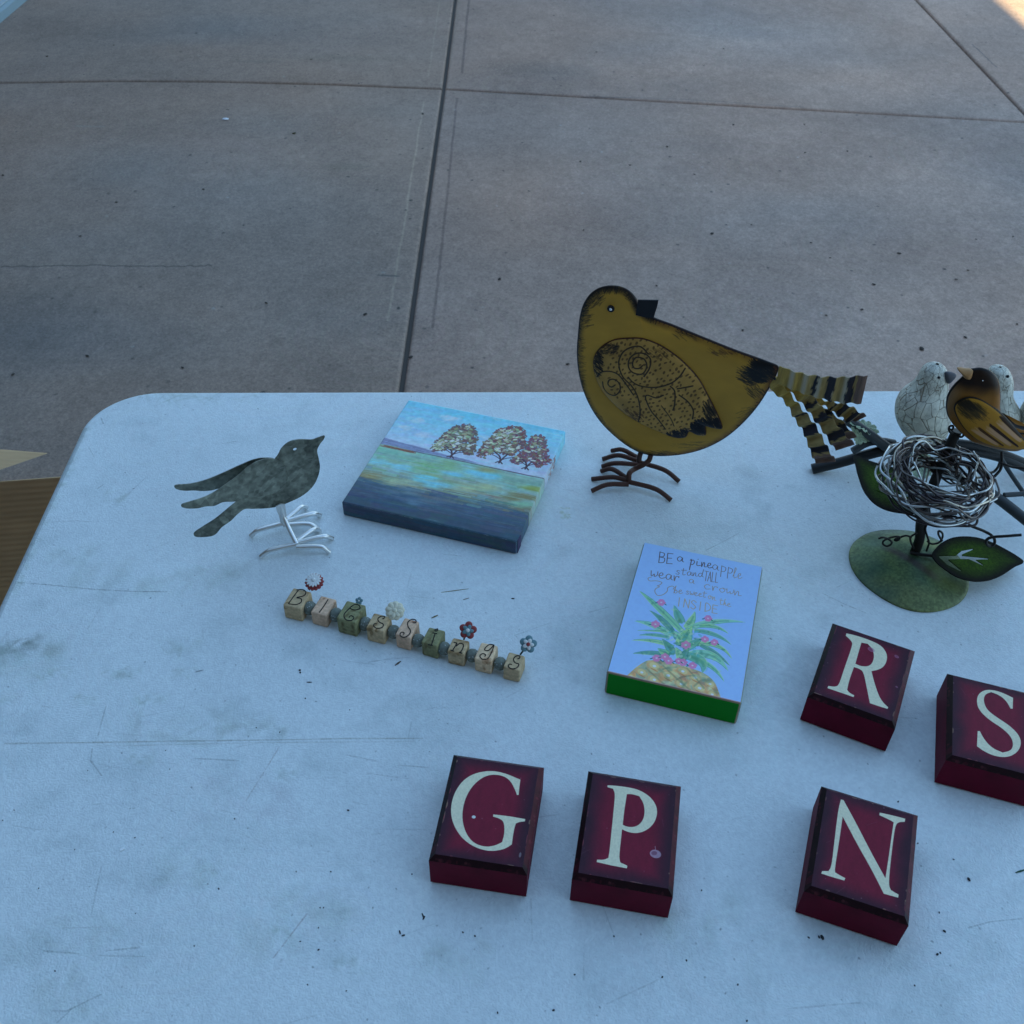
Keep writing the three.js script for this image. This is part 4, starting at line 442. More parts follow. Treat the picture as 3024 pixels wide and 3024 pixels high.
// ---------- golden painted metal bird ----------
{
  const zz = zoom(1650, 800, 0.5176), pl = new Upright(V3(0.1445, TABLE, -0.9235), -18 * rad), t = thing('metal_bird', 'large mustard yellow metal bird with swirled wing and striped tail', 'bird ornament', pl.o, pl.a);
  const at = (x, y, w = 0) => pl.at(...zz(x, y), w), A2 = (x, y, w) => { const p = at(x, y, w); return [p.x, p.y]; }, R = rng(21), P = (x, y, h) => pl.local(T(...zz(x, y), h));
  const outl = [[300, 82], [360, 90], [410, 118], [445, 160], [460, 200], [500, 240], [545, 265], [640, 300], [800, 365], [1000, 445], [1200, 518], [1255, 545], [1240, 600], [1205, 665], [1130, 780], [1040, 880], [940, 960], [830, 1015], [720, 1045], [620, 1056], [540, 1055], [470, 1040], [400, 1005], [320, 945], [240, 865], [180, 775], [135, 670], [110, 560], [103, 450], [110, 350], [120, 260], [140, 190], [180, 130], [235, 94]];
  const S = new Sheet(-0.09, 0.20, 0, 0.24, 1500), edge = (pts) => pts.map(([x, y]) => A2(x, y));
  const out2 = spline2(outl.map((p) => at(...p)), 5);
  S.fill('rgb(192,144,48)');
  S.pixels((x, y, r, g, b) => { const n = (fbm(x * 14, y * 20, 3, 4) - 0.5) * 0.2 + (fbm(x * 60, y * 120, 6, 3) - 0.5) * 0.07; return [r * (1 + n), g * (1 + n * 1.05), b * (1 + n * 1.4)]; });
  const brush = (p, dir, len, w, c) => S.line([p, [p[0] + Math.cos(dir) * len, p[1] + Math.sin(dir) * len]], w, c, false);
  const c0 = A2(560, 600); // dark rubbed rim with dry-brush ends
  for (let i = 0; i < out2.length; i++) for (let k = 0; k < 12; k++) {
    const p = out2[i], q = out2[(i + 1) % out2.length], s = R(), x = p.x + (q.x - p.x) * s, y = p.y + (q.y - p.y) * s, tan = Math.atan2(q.y - p.y, q.x - p.x), inw = tan - Math.PI / 2;
    const sx = x, red = (y < A2(0, 640)[1] && x > c0[0] + 0.02) || (y > A2(0, 560)[1] && x > A2(560, 300)[0]);
    if (k < 2) S.soft([x, y], 0.0085, 0.0085, 0, ...(red ? [58, 24, 20] : [34, 27, 24]), 0.16); const dark = red ? (R() < 0.5 ? '64,26,20' : '34,22,20') : '24,21,22', deep = red ? 0.0035 : 0.0045;
    brush([sx, y], inw + (R() < 0.5 ? 0 : Math.PI) + (R() - 0.5) * 1.2, deep * (0.3 + R() * R() * 1.1), 0.0009, `rgba(${dark},${0.25 + R() * 0.4})`);
  }
  S.path(out2.map((p) => [p.x, p.y]), true, false); S.g.strokeStyle = 'rgba(38,22,18,.9)'; S.g.lineWidth = 0.0034 * S.s; S.g.stroke();
  const scrub = (x, y, rx, ry, n, dir, len, c, a = 0.5) => { for (let i = 0; i < n; i++) { const an = R() * 6.28, rr = Math.sqrt(R()), p = A2(x + Math.cos(an) * rx * rr, y + Math.sin(an) * ry * rr); brush(p, dir + (R() - 0.5) * 0.5, len * (0.4 + R()), 0.0005 + R() * 0.0007, `rgba(${c},${a * 0.7 * (0.4 + R() * 0.6)})`); } };
  scrub(190, 160, 60, 50, 120, 0.9, 0.006, '26,22,20'); scrub(300, 105, 90, 22, 120, 1.4, 0.005, '26,22,20'); scrub(150, 260, 22, 80, 70, 0.6, 0.006, '26,22,20'); scrub(410, 125, 40, 30, 40, -0.6, 0.006, '40,32,24'); scrub(130, 520, 14, 150, 80, 0.2, 0.004, '28,24,22', 0.4); scrub(220, 860, 40, 60, 50, -0.8, 0.005, '30,26,22', 0.4);
  scrub(1170, 575, 70, 62, 520, 2.6, 0.007, '14,12,14', 0.9); scrub(1110, 600, 50, 50, 160, 2.8, 0.008, '16,14,14', 0.7); scrub(1170, 540, 60, 20, 140, 2.6, 0.006, '14,12,14', 0.9); scrub(1140, 690, 50, 40, 70, 2.4, 0.008, '24,20,18', 0.5); scrub(1060, 830, 60, 60, 60, 0.6, 0.006, '60,50,30', 0.4); scrub(800, 985, 160, 24, 80, 0.1, 0.008, '70,60,40', 0.4); scrub(540, 1030, 120, 16, 80, 0, 0.006, '30,26,24', 0.5); scrub(760, 345, 120, 20, 90, -0.4, 0.007, '36,26,22', 0.5); scrub(950, 440, 120, 18, 60, -0.4, 0.006, '50,26,22', 0.5);
  const paint = M(0xffffff, 0.5, { map: S.tex(), specularIntensity: 0.7 });
  mesh('body', S.uv(puff(out2, 0.0045, 0.0045, 7, 12)), paint, t);
  // wing: a pressed dome with embossed scrolls and dots
  const wo = spline2([[400, 392], [470, 394], [560, 425], [650, 480], [730, 548], [800, 630], [850, 720], [895, 810], [925, 880], [928, 912], [905, 912], [870, 905], [838, 895], [834, 950], [790, 948], [742, 928], [722, 960], [690, 966], [640, 958], [560, 925], [470, 885], [380, 830], [300, 760], [240, 690], [205, 620], [190, 550], [200, 490], [240, 440], [310, 402]].map((p) => at(...p, 0.009)), 5);
  const Wc = new Sheet(S.x0, S.x1, S.y0, S.y1, 1500), Wb = new Sheet(S.x0, S.x1, S.y0, S.y1, 1500); Wc.fill('rgb(184,142,74)'); Wb.fill('rgb(150,150,150)');
  Wc.pixels((x, y, r, g, b) => { const n = (fbm(x * 60, y * 60, 13, 4) - 0.5) * 0.35; return [r * (1 + n), g * (1 + n * 1.05), b * (1 + n * 1.3)]; });
  const wl = (pts, w = 0.0014) => { const q = pts.map(([x, y]) => A2(x, y, 0.009)); Wc.line(q, w * 1.2, 'rgba(58,46,34,.9)'); Wb.line(q, w * 2, 'rgb(90,90,90)'); Wb.line(q, w, 'rgb(40,40,40)'); };
  wl([[480, 535], [460, 550], [430, 545], [425, 515], [445, 490], [490, 500], [505, 540], [480, 580], [430, 575], [402, 545], [405, 500], [440, 470], [490, 470], [525, 500], [520, 550], [490, 595]]);
  wl([[350, 560], [345, 510], [370, 460], [420, 435], [470, 435], [510, 470]]); wl([[345, 545], [370, 600], [420, 650], [450, 700], [465, 760], [465, 820], [450, 870]]); wl([[400, 600], [430, 630], [480, 650], [560, 655], [640, 635], [690, 600], [720, 560]]);
  wl([[320, 650], [300, 660], [282, 645], [290, 620], [320, 615], [350, 640], [350, 680], [320, 708], [280, 700], [255, 670], [250, 635]]); wl([[215, 610], [240, 580], [290, 570], [340, 585], [380, 630], [430, 700]]);
  wl([[600, 700], [560, 715], [510, 700], [500, 720], [530, 790], [570, 840], [610, 900]]); wl([[640, 650], [665, 680], [665, 750], [655, 785]]); wl([[680, 665], [765, 655]]); wl([[690, 700], [740, 740], [770, 790], [765, 840]]); wl([[590, 760], [640, 830], [660, 880]], 0.001);
  for (let i = -16; i < 17; i++) for (let j = -13; j < 14; j++) { const e0 = j * 30 + (R() - 0.5) * 13, f0 = i * 27 + (j % 2) * 13 + (R() - 0.5) * 11, x = 560 + e0 * 0.78 + f0 * 0.62, y = 660 - e0 * 0.62 + f0 * 0.78; if ((e0 / 250) ** 2 + (f0 / 360) ** 2 > 0.9 || R() < 0.1) continue; const p = A2(x, y, 0.009); Wc.dab(p, 0.0016 + R() * 0.0007, 0.0009 + R() * 0.0005, 0.6 + R(), 'rgba(70,50,30,.62)'); Wb.dab(p, 0.0016, 0.001, 0.6, 'rgb(60,60,60)'); }
  const ws = (x, y, rx, ry, n, dir, len, c, a) => { for (let i = 0; i < n; i++) { const an = R() * 6.28, rr = Math.sqrt(R()), p = A2(x + Math.cos(an) * rx * rr, y + Math.sin(an) * ry * rr, 0.009), d = dir + (R() - 0.5) * 0.5, l = len * (0.4 + R()); Wc.line([p, [p[0] + Math.cos(d) * l, p[1] + Math.sin(d) * l]], 0.0008 + R() * 0.0008, `rgba(${c},${a * (0.4 + R() * 0.6)})`, false); } };
  ws(840, 880, 90, 50, 420, -0.9, 0.007, '20,18,26', 0.9); ws(700, 930, 90, 34, 260, -0.9, 0.006, '20,18,26', 0.9); ws(860, 780, 40, 60, 110, -0.9, 0.008, '30,26,24', 0.6); ws(215, 530, 26, 70, 130, -0.5, 0.004, '28,22,22', 0.7); ws(270, 450, 60, 36, 90, 0.6, 0.004, '40,30,26', 0.6); ws(390, 820, 90, 36, 90, -0.7, 0.004, '60,36,26', 0.5); ws(620, 470, 130, 30, 60, -0.6, 0.004, '80,56,30', 0.4);
  wo.forEach((p, i) => { const q = wo[(i + 1) % wo.length]; Wc.line([[p.x, p.y], [q.x, q.y]], 0.0018, 'rgba(60,28,22,.85)', false); });
  const wg = Wc.uv(puff(wo, 0.0075, 0.0002, 2.4, 14)).translate(0, 0, 0.0048); mesh('wing', wg, M(0xffffff, 0.45, { map: Wc.tex(), bumpMap: Wb.tex(false), bumpScale: 0.0012 }), t);
  const black = M(rgb(0.012, 0.012, 0.016), 0.4);
  mesh('beak', plate([[453, 163], [570, 165], [563, 200], [543, 264], [500, 265], [440, 250], [446, 205]].map((p) => at(...p, 0.004)).map((p) => new THREE.Vector2(p.x, p.y)), 0.0016, 0.0003).translate(0, 0, 0.0035), black, t);
  const e = at(297, 216, 0.005), eyeM = mesh('eye', new THREE.CylinderGeometry(0.0038, 0.0038, 0.0016, 24).rotateX(Math.PI / 2).translate(e.x, e.y, 0.0048), black, t);
  mesh('pupil', new THREE.SphereGeometry(0.0016, 12, 8).scale(1, 1, 0.5).translate(e.x, e.y - 0.0004, 0.0057), M(rgb(0.85, 0.86, 0.88), 0.4), eyeM);
  mesh('rivet', new THREE.SphereGeometry(0.0016, 10, 8).translate(at(1235, 600).x, at(1235, 600).y, 0.005), black, t);
  // corrugated tail feathers
  const feather = (E1, E2, w0, w1, amp, waves, seed, label) => {
    const n = 120, m = 6, c1 = new THREE.CatmullRomCurve3(E1.map(([x, y], i) => at(x, y, w0 + (w1 - w0) * i / (E1.length - 1)))), c2 = new THREE.CatmullRomCurve3(E2.map(([x, y], i) => at(x, y, w0 + (w1 - w0) * i / (E2.length - 1)))), pos = [], col = [], idx = [];
    for (let s = 0; s < 2; s++) for (let i = 0; i <= n; i++) { const u = i / n, a = c1.getPointAt(u), b = c2.getPointAt(u), tg = c1.getTangentAt(u); for (let j = 0; j <= m; j++) { const v = j / m, p = a.clone().lerp(b, v), ph = waves * u * 2 * Math.PI, sl = 0; p.z += Math.sin(ph) * amp * Math.min(1, u * 5) - s * 0.0009; p.addScaledVector(tg, sl); pos.push(p.x, p.y, p.z);
      const nz = (vnoise(u * 30 + seed, v * 9, seed) - 0.5) * 0.04, uu = u + nz, band = [[0.42, 0.46], [0.58, 0.66], [0.80, 0.88]].some(([x, y]) => uu > x && uu < y), g = 0.8 + 0.5 * vnoise(u * 90, v * 4 + seed, 3); let c = [0.40 * g, 0.27 * g, 0.065 * g]; if (uu > 0.35) c = [0.36 * g, 0.26 * g, 0.10 * g]; if (seed === 1 && uu > 0.1 && uu < 0.8) { const k = Math.max(0, Math.sin(ph + 1)) * 0.9; c = c.map((q, e) => q + ([0.62, 0.56, 0.44][e] - q) * k * 0.8); } if (uu > 0.9) c = [0.20 * g, 0.125 * g, 0.095 * g]; if (band) c = [0.028, 0.027, 0.036]; col.push(...c); } }
    const k = m + 1, N = (n + 1) * k; for (let i = 0; i < n; i++) for (let j = 0; j < m; j++) { const a = i * k + j; idx.push(a, a + k, a + 1, a + 1, a + k, a + k + 1, N + a, N + a + 1, N + a + k, N + a + 1, N + a + k + 1, N + a + k); }
    for (let i = 0; i < n; i++) for (const j of [0, m]) { const a = i * k + j; idx.push(a, a + k, N + a, N + a, a + k, N + a + k); } for (let j = 0; j < m; j++) { const a = n * k + j; idx.push(a, a + 1, N + a, N + a, a + 1, N + a + 1); }
    const g = new THREE.BufferGeometry(); g.setAttribute('position', new THREE.Float32BufferAttribute(pos, 3)); g.setAttribute('color', new THREE.Float32BufferAttribute(col, 3)); g.setIndex(idx); g.computeVertexNormals();
    mesh('tail_feather', g, tailM, t);
  };
  const tailM = M(0xffffff, 0.5, { vertexColors: true, side: THREE.DoubleSide });
  feather([[1440, 706], [1530, 742], [1590, 752], [1650, 765], [1690, 790], [1755, 830]], [[1430, 722], [1510, 768], [1570, 810], [1620, 842], [1650, 862], [1690, 862]], -0.014, -0.016, 0.0026, 5, 5);
  feather([[1235, 600], [1420, 715], [1530, 790], [1600, 845], [1650, 895], [1700, 950]], [[1200, 640], [1360, 700], [1450, 800], [1540, 880], [1590, 930], [1640, 965]], -0.010, -0.012, 0.0024, 6, 4);
  feather([[1235, 600], [1420, 695], [1470, 738], [1520, 805], [1570, 860], [1612, 905], [1645, 948], [1688, 992]], [[1200, 640], [1310, 685], [1370, 742], [1420, 795], [1462, 855], [1505, 910], [1545, 975], [1580, 1026]], -0.004, 0.002, 0.0027, 7, 3);
  feather([[1235, 600], [1310, 690], [1345, 735], [1390, 792], [1440, 850], [1478, 905], [1510, 965], [1545, 1030], [1580, 1088]], [[1200, 640], [1210, 680], [1255, 715], [1305, 770], [1345, 845], [1390, 910], [1418, 980], [1440, 1040], [1465, 1100]], 0.001, 0.010, 0.0028, 8, 2);
  feather([[1258, 543], [1330, 570], [1450, 598], [1600, 608], [1763, 597]], [[1240, 640], [1340, 680], [1470, 722], [1600, 752], [1726, 757]], 0.003, 0.008, 0.0015, 6.5, 1);
  const rust = M(rgb(0.085, 0.038, 0.028), 0.6);
  const leg = (pts, toes) => { const L = mesh('leg', rod(pts, 0.0030), rust, t); for (const q of toes) mesh('toe', rod(q.map(([x, y, h]) => P(x, y, h)), 0.0028, 24), rust, L); };
  leg([at(525, 1050, 0.001), at(515, 1080, 0.003), at(485, 1105, 0.007), at(430, 1132, 0.011), P(402, 1160, 0.020), P(400, 1200, 0.011)], [[[400, 1190, 0.011], [300, 1130, 0.011], [243, 1142, 0.003]], [[395, 1198, 0.011], [320, 1178, 0.011], [188, 1188, 0.003]], [[398, 1218, 0.011], [275, 1220, 0.011], [187, 1256, 0.003]], [[398, 1203, 0.011], [560, 1248, 0.011], [642, 1308, 0.003]]]);
  leg([at(470, 1035, -0.001), at(462, 1055, -0.006), P(458, 1090, 0.011)], [[[445, 1062, 0.011], [360, 1020, 0.011], [303, 1026, 0.003]], [[445, 1082, 0.011], [340, 1052, 0.011], [250, 1074, 0.003]], [[455, 1105, 0.011], [315, 1098, 0.011], [248, 1116, 0.003]], [[455, 1090, 0.011], [610, 1140, 0.011], [688, 1202, 0.003]]]);
}

// ---------- branch with crackle-glazed birds ----------
{
  const pl = new Upright(T(2405, 1392), 0), t = thing('bird_branch', 'dark metal branch with cream crackle-glazed birds and pale leaves', 'bird ornament', pl.o, 0), at = (x, y, w = 0) => pl.at(x, y, w);
  const bark = M(rgb(0.022, 0.024, 0.026), 0.45), grey = M(rgb(0.055, 0.064, 0.068), 0.5);
  mesh('branch', rod([at(2398, 1385), at(2480, 1366), at(2560, 1343), at(2650, 1322), at(2740, 1312), at(2850, 1314), at(2950, 1340), at(3060, 1384), at(3160, 1430)], 0.0062, 60, 14), bark, t);
  mesh('branch', rod([at(2760, 1322), at(2860, 1325), at(2960, 1348), at(3070, 1395)].map((p) => p.add(V3(0, 0, 0.006))), 0.0045, 40), bark, t);
  mesh('twig', rod([at(2498, 1238, -0.005), at(2560, 1278, 0), at(2640, 1333, 0.006), at(2740, 1372, 0.03), at(2830, 1402, 0.055), at(2930, 1460, 0.09), at(3060, 1560, 0.13)], 0.0058, 60, 12), grey, t);
  mesh('twig', rod([at(2518, 1332, 0.002), at(2560, 1309, -0.004), at(2600, 1303, -0.008), at(2640, 1309, -0.012)], 0.0045, 24), grey, t);
  mesh('twig', rod([at(2955, 1352, 0.008), at(2985, 1400, 0.03), at(3040, 1480, 0.06)], 0.0026, 20), grey, t);
  mesh('twig', rod([at(2965, 1462, 0.095), at(3060, 1456, 0.09)], 0.0028, 12), grey, t);
  // crinkled pale leaves
  const LS = new Sheet(-0.05, 0.05, -0.05, 0.05, 256); LS.fill('rgb(150,166,140)'); grain(LS, 0.5, 90, 3); for (let i = -4; i <= 4; i++) LS.line([[0, i * 0.009], [0.03, i * 0.009 + 0.014]], 0.001, 'rgba(196,200,150,.7)'), LS.line([[0, i * 0.009], [-0.03, i * 0.009 + 0.014]], 0.001, 'rgba(90,110,100,.7)');
  const leafM = M(0xffffff, 0.6, { map: LS.tex(), side: THREE.DoubleSide });
  const crinkle = (pts) => { const q = pts.map(([x, y, w]) => at(x, y, w)), c = q.reduce((a, p) => a.add(p), V3(0, 0, 0)).multiplyScalar(1 / q.length), cv = new THREE.CatmullRomCurve3(q, true, 'centripetal'), n = 72, rings = 8, pos = [c.x, c.y, c.z], uv = [0.5, 0.5], idx = []; for (let r = 1; r <= rings; r++) for (let i = 0; i < n; i++) { const p = cv.getPointAt(i / n), s = r / rings, k = 1 + (r === rings ? 0.07 * (i % 3 === 0 ? 1 : -0.4) : 0), v = c.clone().lerp(p, s * k); v.y += 0.0012 * Math.sin(i * 1.05) * s; pos.push(v.x, v.y, v.z); uv.push(0.5 + s * 0.4 * Math.cos(i / n * 6.283), 0.5 + s * 0.4 * Math.sin(i / n * 6.283)); } for (let i = 0; i < n; i++) idx.push(0, 1 + i, 1 + (i + 1) % n); for (let r = 0; r < rings - 1; r++) for (let i = 0; i < n; i++) { const a = 1 + r * n + i, b = 1 + r * n + (i + 1) % n; idx.push(a, a + n, b, b, a + n, b + n); } const g = new THREE.BufferGeometry(); g.setAttribute('position', new THREE.Float32BufferAttribute(pos, 3)); g.setAttribute('uv', new THREE.Float32BufferAttribute(uv, 2)); g.setIndex(idx); g.computeVertexNormals(); mesh('leaf', g, leafM, t); };
  crinkle([[2512, 1250, 0.002], [2530, 1240, -0.01], [2560, 1243, -0.014], [2585, 1258, -0.012], [2595, 1275, -0.004], [2575, 1284, 0.004], [2550, 1272, 0.008]]);
  crinkle([[2515, 1262, 0.004], [2545, 1280, 0.004], [2572, 1300, 0], [2550, 1308, 0.006], [2530, 1312, 0.01], [2520, 1290, 0.008]]);
  crinkle([[2680, 1345, 0.03], [2710, 1338, 0.02], [2745, 1345, 0.02], [2765, 1368, 0.03], [2755, 1395, 0.04], [2735, 1410, 0.05], [2712, 1412, 0.05], [2690, 1395, 0.045], [2668, 1372, 0.04]]);
  // birds lofted through their outline
  const CR = new Sheet(0, 1, 0, 1, 1024), CB = new Sheet(0, 1, 0, 1, 1024);
  const crack = (x, y, k, s) => { const px = 6.2832 * x, X = Math.cos(px) * k / 6.2832 + 50, Z = Math.sin(px) * k / 6.2832 + 50, Y = y * k * 0.75 + (fbm(x * 12, y * 12, 3, 2) - 0.5) * 0.5; let a = 9, b = 9; for (let i = -1; i <= 1; i++) for (let j = -1; j <= 1; j++) for (let l = -1; l <= 1; l++) { const cx = Math.floor(X) + i, cy = Math.floor(Y) + j, cz = Math.floor(Z) + l, d = Math.hypot(X - cx - hash(cx, cy, s + cz), Y - cy - hash(cx, cy, s + 77 + cz), Z - cz - hash(cx, cy, s + 177 + cz)); if (d < a) { b = a; a = d; } else if (d < b) b = d; } return b - a; };
  const vals = new Float32Array(1024 * 1024); let vi = 0;
  CR.pixels((x, y) => { const open = fbm(x * 4, y * 4, 15, 3), c = crack(x, y, 14, 3), f = crack(x, y, 29, 9), l = Math.min(0.2 + c / 0.06, 0.45 + f / (open > 0.5 ? 0.07 : 0.03)), m = Math.min(1, Math.max(0, l)), d = 0.84 + fbm(x * 20, y * 20, 4, 3) * 0.3, low = Math.min(1, Math.max(0, y * 1.6)); vals[vi++] = m; return [(108 + (196 + low * 20 - 108) * m) * d, (94 + (188 + low * 28 - 94) * m) * d, (72 + (164 + low * 38 - 72) * m) * d]; });  // glaze paler on top, browner below: underside shading put into the colour
  vi = 0; CB.pixels(() => { const v = vals[vi++] * 255; return [v, v, v]; });
  const glaze = M(0xffffff, 0.45, { map: CR.tex(), bumpMap: CB.tex(false), bumpScale: 0.0012 });
  const bird = (rows, w, depth) => { const n = 40, pts = rows.map(([y, l, r]) => { const a = at(l, y, w), b = at(r, y, w); return [(a.x + b.x) / 2, (a.y + b.y) / 2, (b.x - a.x) / 2]; }), cx = new THREE.CatmullRomCurve3(pts.map((p) => V3(p[0], p[1], p[2])), false, 'centripetal'), K = 48, pos = [], uv = [], idx = []; for (let i = 0; i <= K; i++) { const p = cx.getPoint(i / K), r = Math.max(0.0004, p.z); for (let j = 0; j <= n; j++) { const a = j / n * 2 * Math.PI - Math.PI / 2; pos.push(p.x + Math.cos(a) * r, p.y, w + Math.sin(a) * Math.min(r, depth)); uv.push(j / n, 1 - i / K); } } for (let i = 0; i < K; i++) for (let j = 0; j < n; j++) { const a = i * (n + 1) + j; idx.push(a, a + 1, a + n + 1, a + 1, a + n + 2, a + n + 1); } const g = new THREE.BufferGeometry(); g.setAttribute('position', new THREE.Float32BufferAttribute(pos, 3)); g.setAttribute('uv', new THREE.Float32BufferAttribute(uv, 2)); g.setIndex(idx); g.computeVertexNormals(); return mesh('crackled_bird', g, glaze, t); };
  const horn = M(rgb(0.09, 0.09, 0.10), 0.5), ink = M(rgb(0.01, 0.01, 0.012), 0.3);
  const b1 = bird([[1075, 2763, 2773], [1079, 2745, 2786], [1090, 2727, 2796], [1105, 2717, 2800], [1125, 2707, 2801], [1147, 2690, 2799], [1167, 2666, 2798], [1190, 2649, 2800], [1215, 2643, 2804], [1240, 2646, 2806], [1260, 2655, 2800], [1278, 2668, 2788], [1295, 2688, 2768], [1306, 2703, 2748], [1310, 2716, 2734]], 0.002, 0.026);
  const k0 = at(2793, 1099, 0.012), k1 = at(2829, 1116, 0.018), k2 = at(2806, 1141, 0.018), k3 = at(2790, 1124, 0.012);
  { const q = [k0, k1, k2, k3].map((p) => new THREE.Vector2(p.x, p.y)); mesh('beak', puff(spline2(q, 6), 0.005, 0.005, 2, 8).translate(0, 0, 0.012), horn, b1); const e = at(2773, 1116, 0.022); mesh('eye', new THREE.SphereGeometry(0.0016, 12, 8).translate(e.x, e.y, 0.0212), ink, b1); }
  b1.userData.label = 'crackled cream bird facing right, left of the brown bird';
  const b2 = bird([[1084, 2950, 2958], [1088, 2930, 2975], [1100, 2918, 2985], [1118, 2913, 2991], [1140, 2910, 2992], [1165, 2905, 2991], [1185, 2895, 2999], [1205, 2888, 3011], [1225, 2888, 3013], [1245, 2895, 3008], [1262, 2905, 2992], [1280, 2920, 2970], [1288, 2935, 2955]], -0.004, 0.024);
  { const e = at(2977, 1114, 0.012); mesh('eye', new THREE.SphereGeometry(0.0018, 12, 8).translate(e.x, e.y, 0.0105), ink, b2); }
  const b3 = bird([[1140, 3070, 3078], [1150, 3045, 3100], [1175, 3038, 3108], [1200, 3025, 3118], [1225, 3014, 3130], [1250, 3011, 3134], [1275, 3020, 3122], [1295, 3040, 3100], [1304, 3055, 3085]], 0.004, 0.024);
}

// ---------- wire nest sculpture with brown bird ----------
{
  const pl = new Upright(T(2694, 1655), -10 * rad), t = thing('nest_sculpture', 'painted metal sculpture with green base, wire nest, leaves and brown bird', 'bird ornament', pl.o, pl.a), at = (x, y, w = 0) => pl.at(x, y, w), R = rng(63), dark = M(rgb(0.028, 0.026, 0.024), 0.5, { metalness: 0.2 });
  // base: oval dome with a ridge
  const zt = zoom(2350, 1050, 0.414), rim = [[380, 1430], [395, 1360], [440, 1310], [520, 1265], [620, 1245], [720, 1243], [830, 1253], [930, 1280], [1040, 1330], [1130, 1400], [1200, 1490], [1232, 1590], [1228, 1680], [1180, 1750], [1090, 1800], [960, 1825], [830, 1815], [700, 1770], [580, 1700], [470, 1610], [405, 1520]].map(([x, y]) => pl.local(T(...zt(x, y), 0.002)));
  const D = new Sheet(-0.09, 0.09, -0.09, 0.09, 768); D.fill('rgb(96,124,84)');
  D.pixels((x, y) => { const n = fbm(x * 18, y * 18, 3, 4), s = fbm(x * 480, y * 480, 2, 3) * 1.6 - 0.3, d = Math.hypot(x, y * 1.25) / 0.07, e = Math.max(0, Math.min(1, (d - 0.72) * 3)), bl = fbm(x * 14 + 5, y * 14, 8, 3), c = [52 + n * 66 + bl * 16, 84 + n * 56, 60 + bl * 50]; return c.map((v, i) => (v * (1 - e * 0.5) + [126, 128, 80][i] * e * 0.5) * (0.84 + s * 0.3)); });
  { const q = (x, y) => { const p = pl.local(T(...zt(x, y), 0.012)); return [p.x, -p.z]; }; for (let i = 0; i < 26; i++) { const k = i / 25, p = q(650 + k * 350, 1370 + k * 210); D.soft(p, 0.010, 0.007, -0.6, 74, 44, 60, 0.16); } for (const [x, y, a] of [[560, 1330, 0.4], [480, 1420, 0.3]]) D.soft(q(x, y), 0.03, 0.016, 0, 120, 150, 150, a); for (const [x, y] of [[760, 1290], [900, 1310], [1000, 1340], [1000, 1520], [1060, 1600]]) D.soft(q(x, y), 0.022, 0.014, 0, 160, 164, 86, 0.45); for (const [x, y] of [[480, 1550], [620, 1650], [560, 1500]]) D.soft(q(x, y), 0.024, 0.014, 0, 50, 84, 84, 0.4); }
  const cv = new THREE.CatmullRomCurve3(rim, true), n = 96, rings = 16, pos = [], idx = [], c = rim.reduce((a, p) => a.add(p), V3(0, 0, 0)).multiplyScalar(1 / rim.length); pos.push(c.x, 0.014, c.z);
  for (let r = 1; r <= rings + 1; r++) for (let i = 0; i < n; i++) { const p = cv.getPointAt(i / n), s = Math.min(1, r / rings); pos.push(c.x + (p.x - c.x) * s, r > rings ? 0.0004 : 0.0022 + 0.012 * (1 - s * s), c.z + (p.z - c.z) * s); }
  for (let i = 0; i < n; i++) idx.push(0, 1 + (i + 1) % n, 1 + i); for (let r = 0; r < rings; r++) for (let i = 0; i < n; i++) { const a = 1 + r * n + i, b = 1 + r * n + (i + 1) % n; idx.push(a, b, a + n, b, b + n, a + n); }
  const dg = new THREE.BufferGeometry(); dg.setAttribute('position', new THREE.Float32BufferAttribute(pos, 3)); dg.setIndex(idx); D.uv(dg, (x, y, z) => [x, -z]); dg.computeVertexNormals(); mesh('base', dg, M(0xffffff, 0.42, { map: D.tex(), metalness: 0.15, side: THREE.DoubleSide }), t);
  // stem
  const stem = mesh('stem', rod([at(2690, 1652, 0.001), at(2705, 1622), at(2716, 1590), at(2720, 1540, 0), at(2735, 1490, -0.004), at(2757, 1430, -0.012), at(2790, 1350, -0.022), at(2826, 1272, -0.026)], 0.0052, 60, 12), dark, t);
  // curling wires
  const zw = zoom(2480, 1280, 0.2847), wire = (pts, w0, w1, r = 0.0011) => mesh('wire_tendril', rod(pts.map(([x, y], i) => at(...zw(x, y), w0 + (w1 - w0) * i / (pts.length - 1) + (i % 2) * 0.0012)), r, pts.length * 10, 7), dark, t);
  wire([[765, 1190], [735, 1120], [730, 1080], [760, 1055], [810, 1025]], 0.006, 0.004); wire([[740, 1080], [690, 1060], [620, 1080], [570, 1100], [580, 1112], [615, 1100], [620, 1075], [580, 1070], [500, 1090], [450, 1120], [450, 1150], [490, 1168], [530, 1150], [535, 1120], [490, 1090], [440, 1080], [402, 1090]], 0.006, 0.02);
  wire([[900, 1220], [925, 1130], [905, 1060], [888, 990], [905, 940], [925, 900]], 0.006, 0.002); wire([[905, 1115], [950, 1145], [1010, 1140], [1050, 1110], [1068, 1060], [1050, 1020], [1025, 1012], [1022, 1040], [1045, 1090], [1065, 1120]], 0.005, 0.012);
  wire([[1330, 945], [1400, 975], [1500, 1015], [1570, 1055], [1605, 1100], [1600, 1150], [1565, 1168], [1525, 1150], [1518, 1115], [1550, 1085], [1600, 1073], [1700, 1066], [1885, 1052]], 0.012, 0.03, 0.0015);
  wire([[1680, 190], [1680, 300], [1668, 370], [1620, 430], [1590, 460]], -0.01, 0.004, 0.0015); wire([[1660, 300], [1640, 350], [1600, 395], [1540, 412]], -0.004, 0.006, 0.0013); wire([[1650, 298], [1720, 325], [1800, 350], [1920, 362]], -0.004, 0, 0.0013);
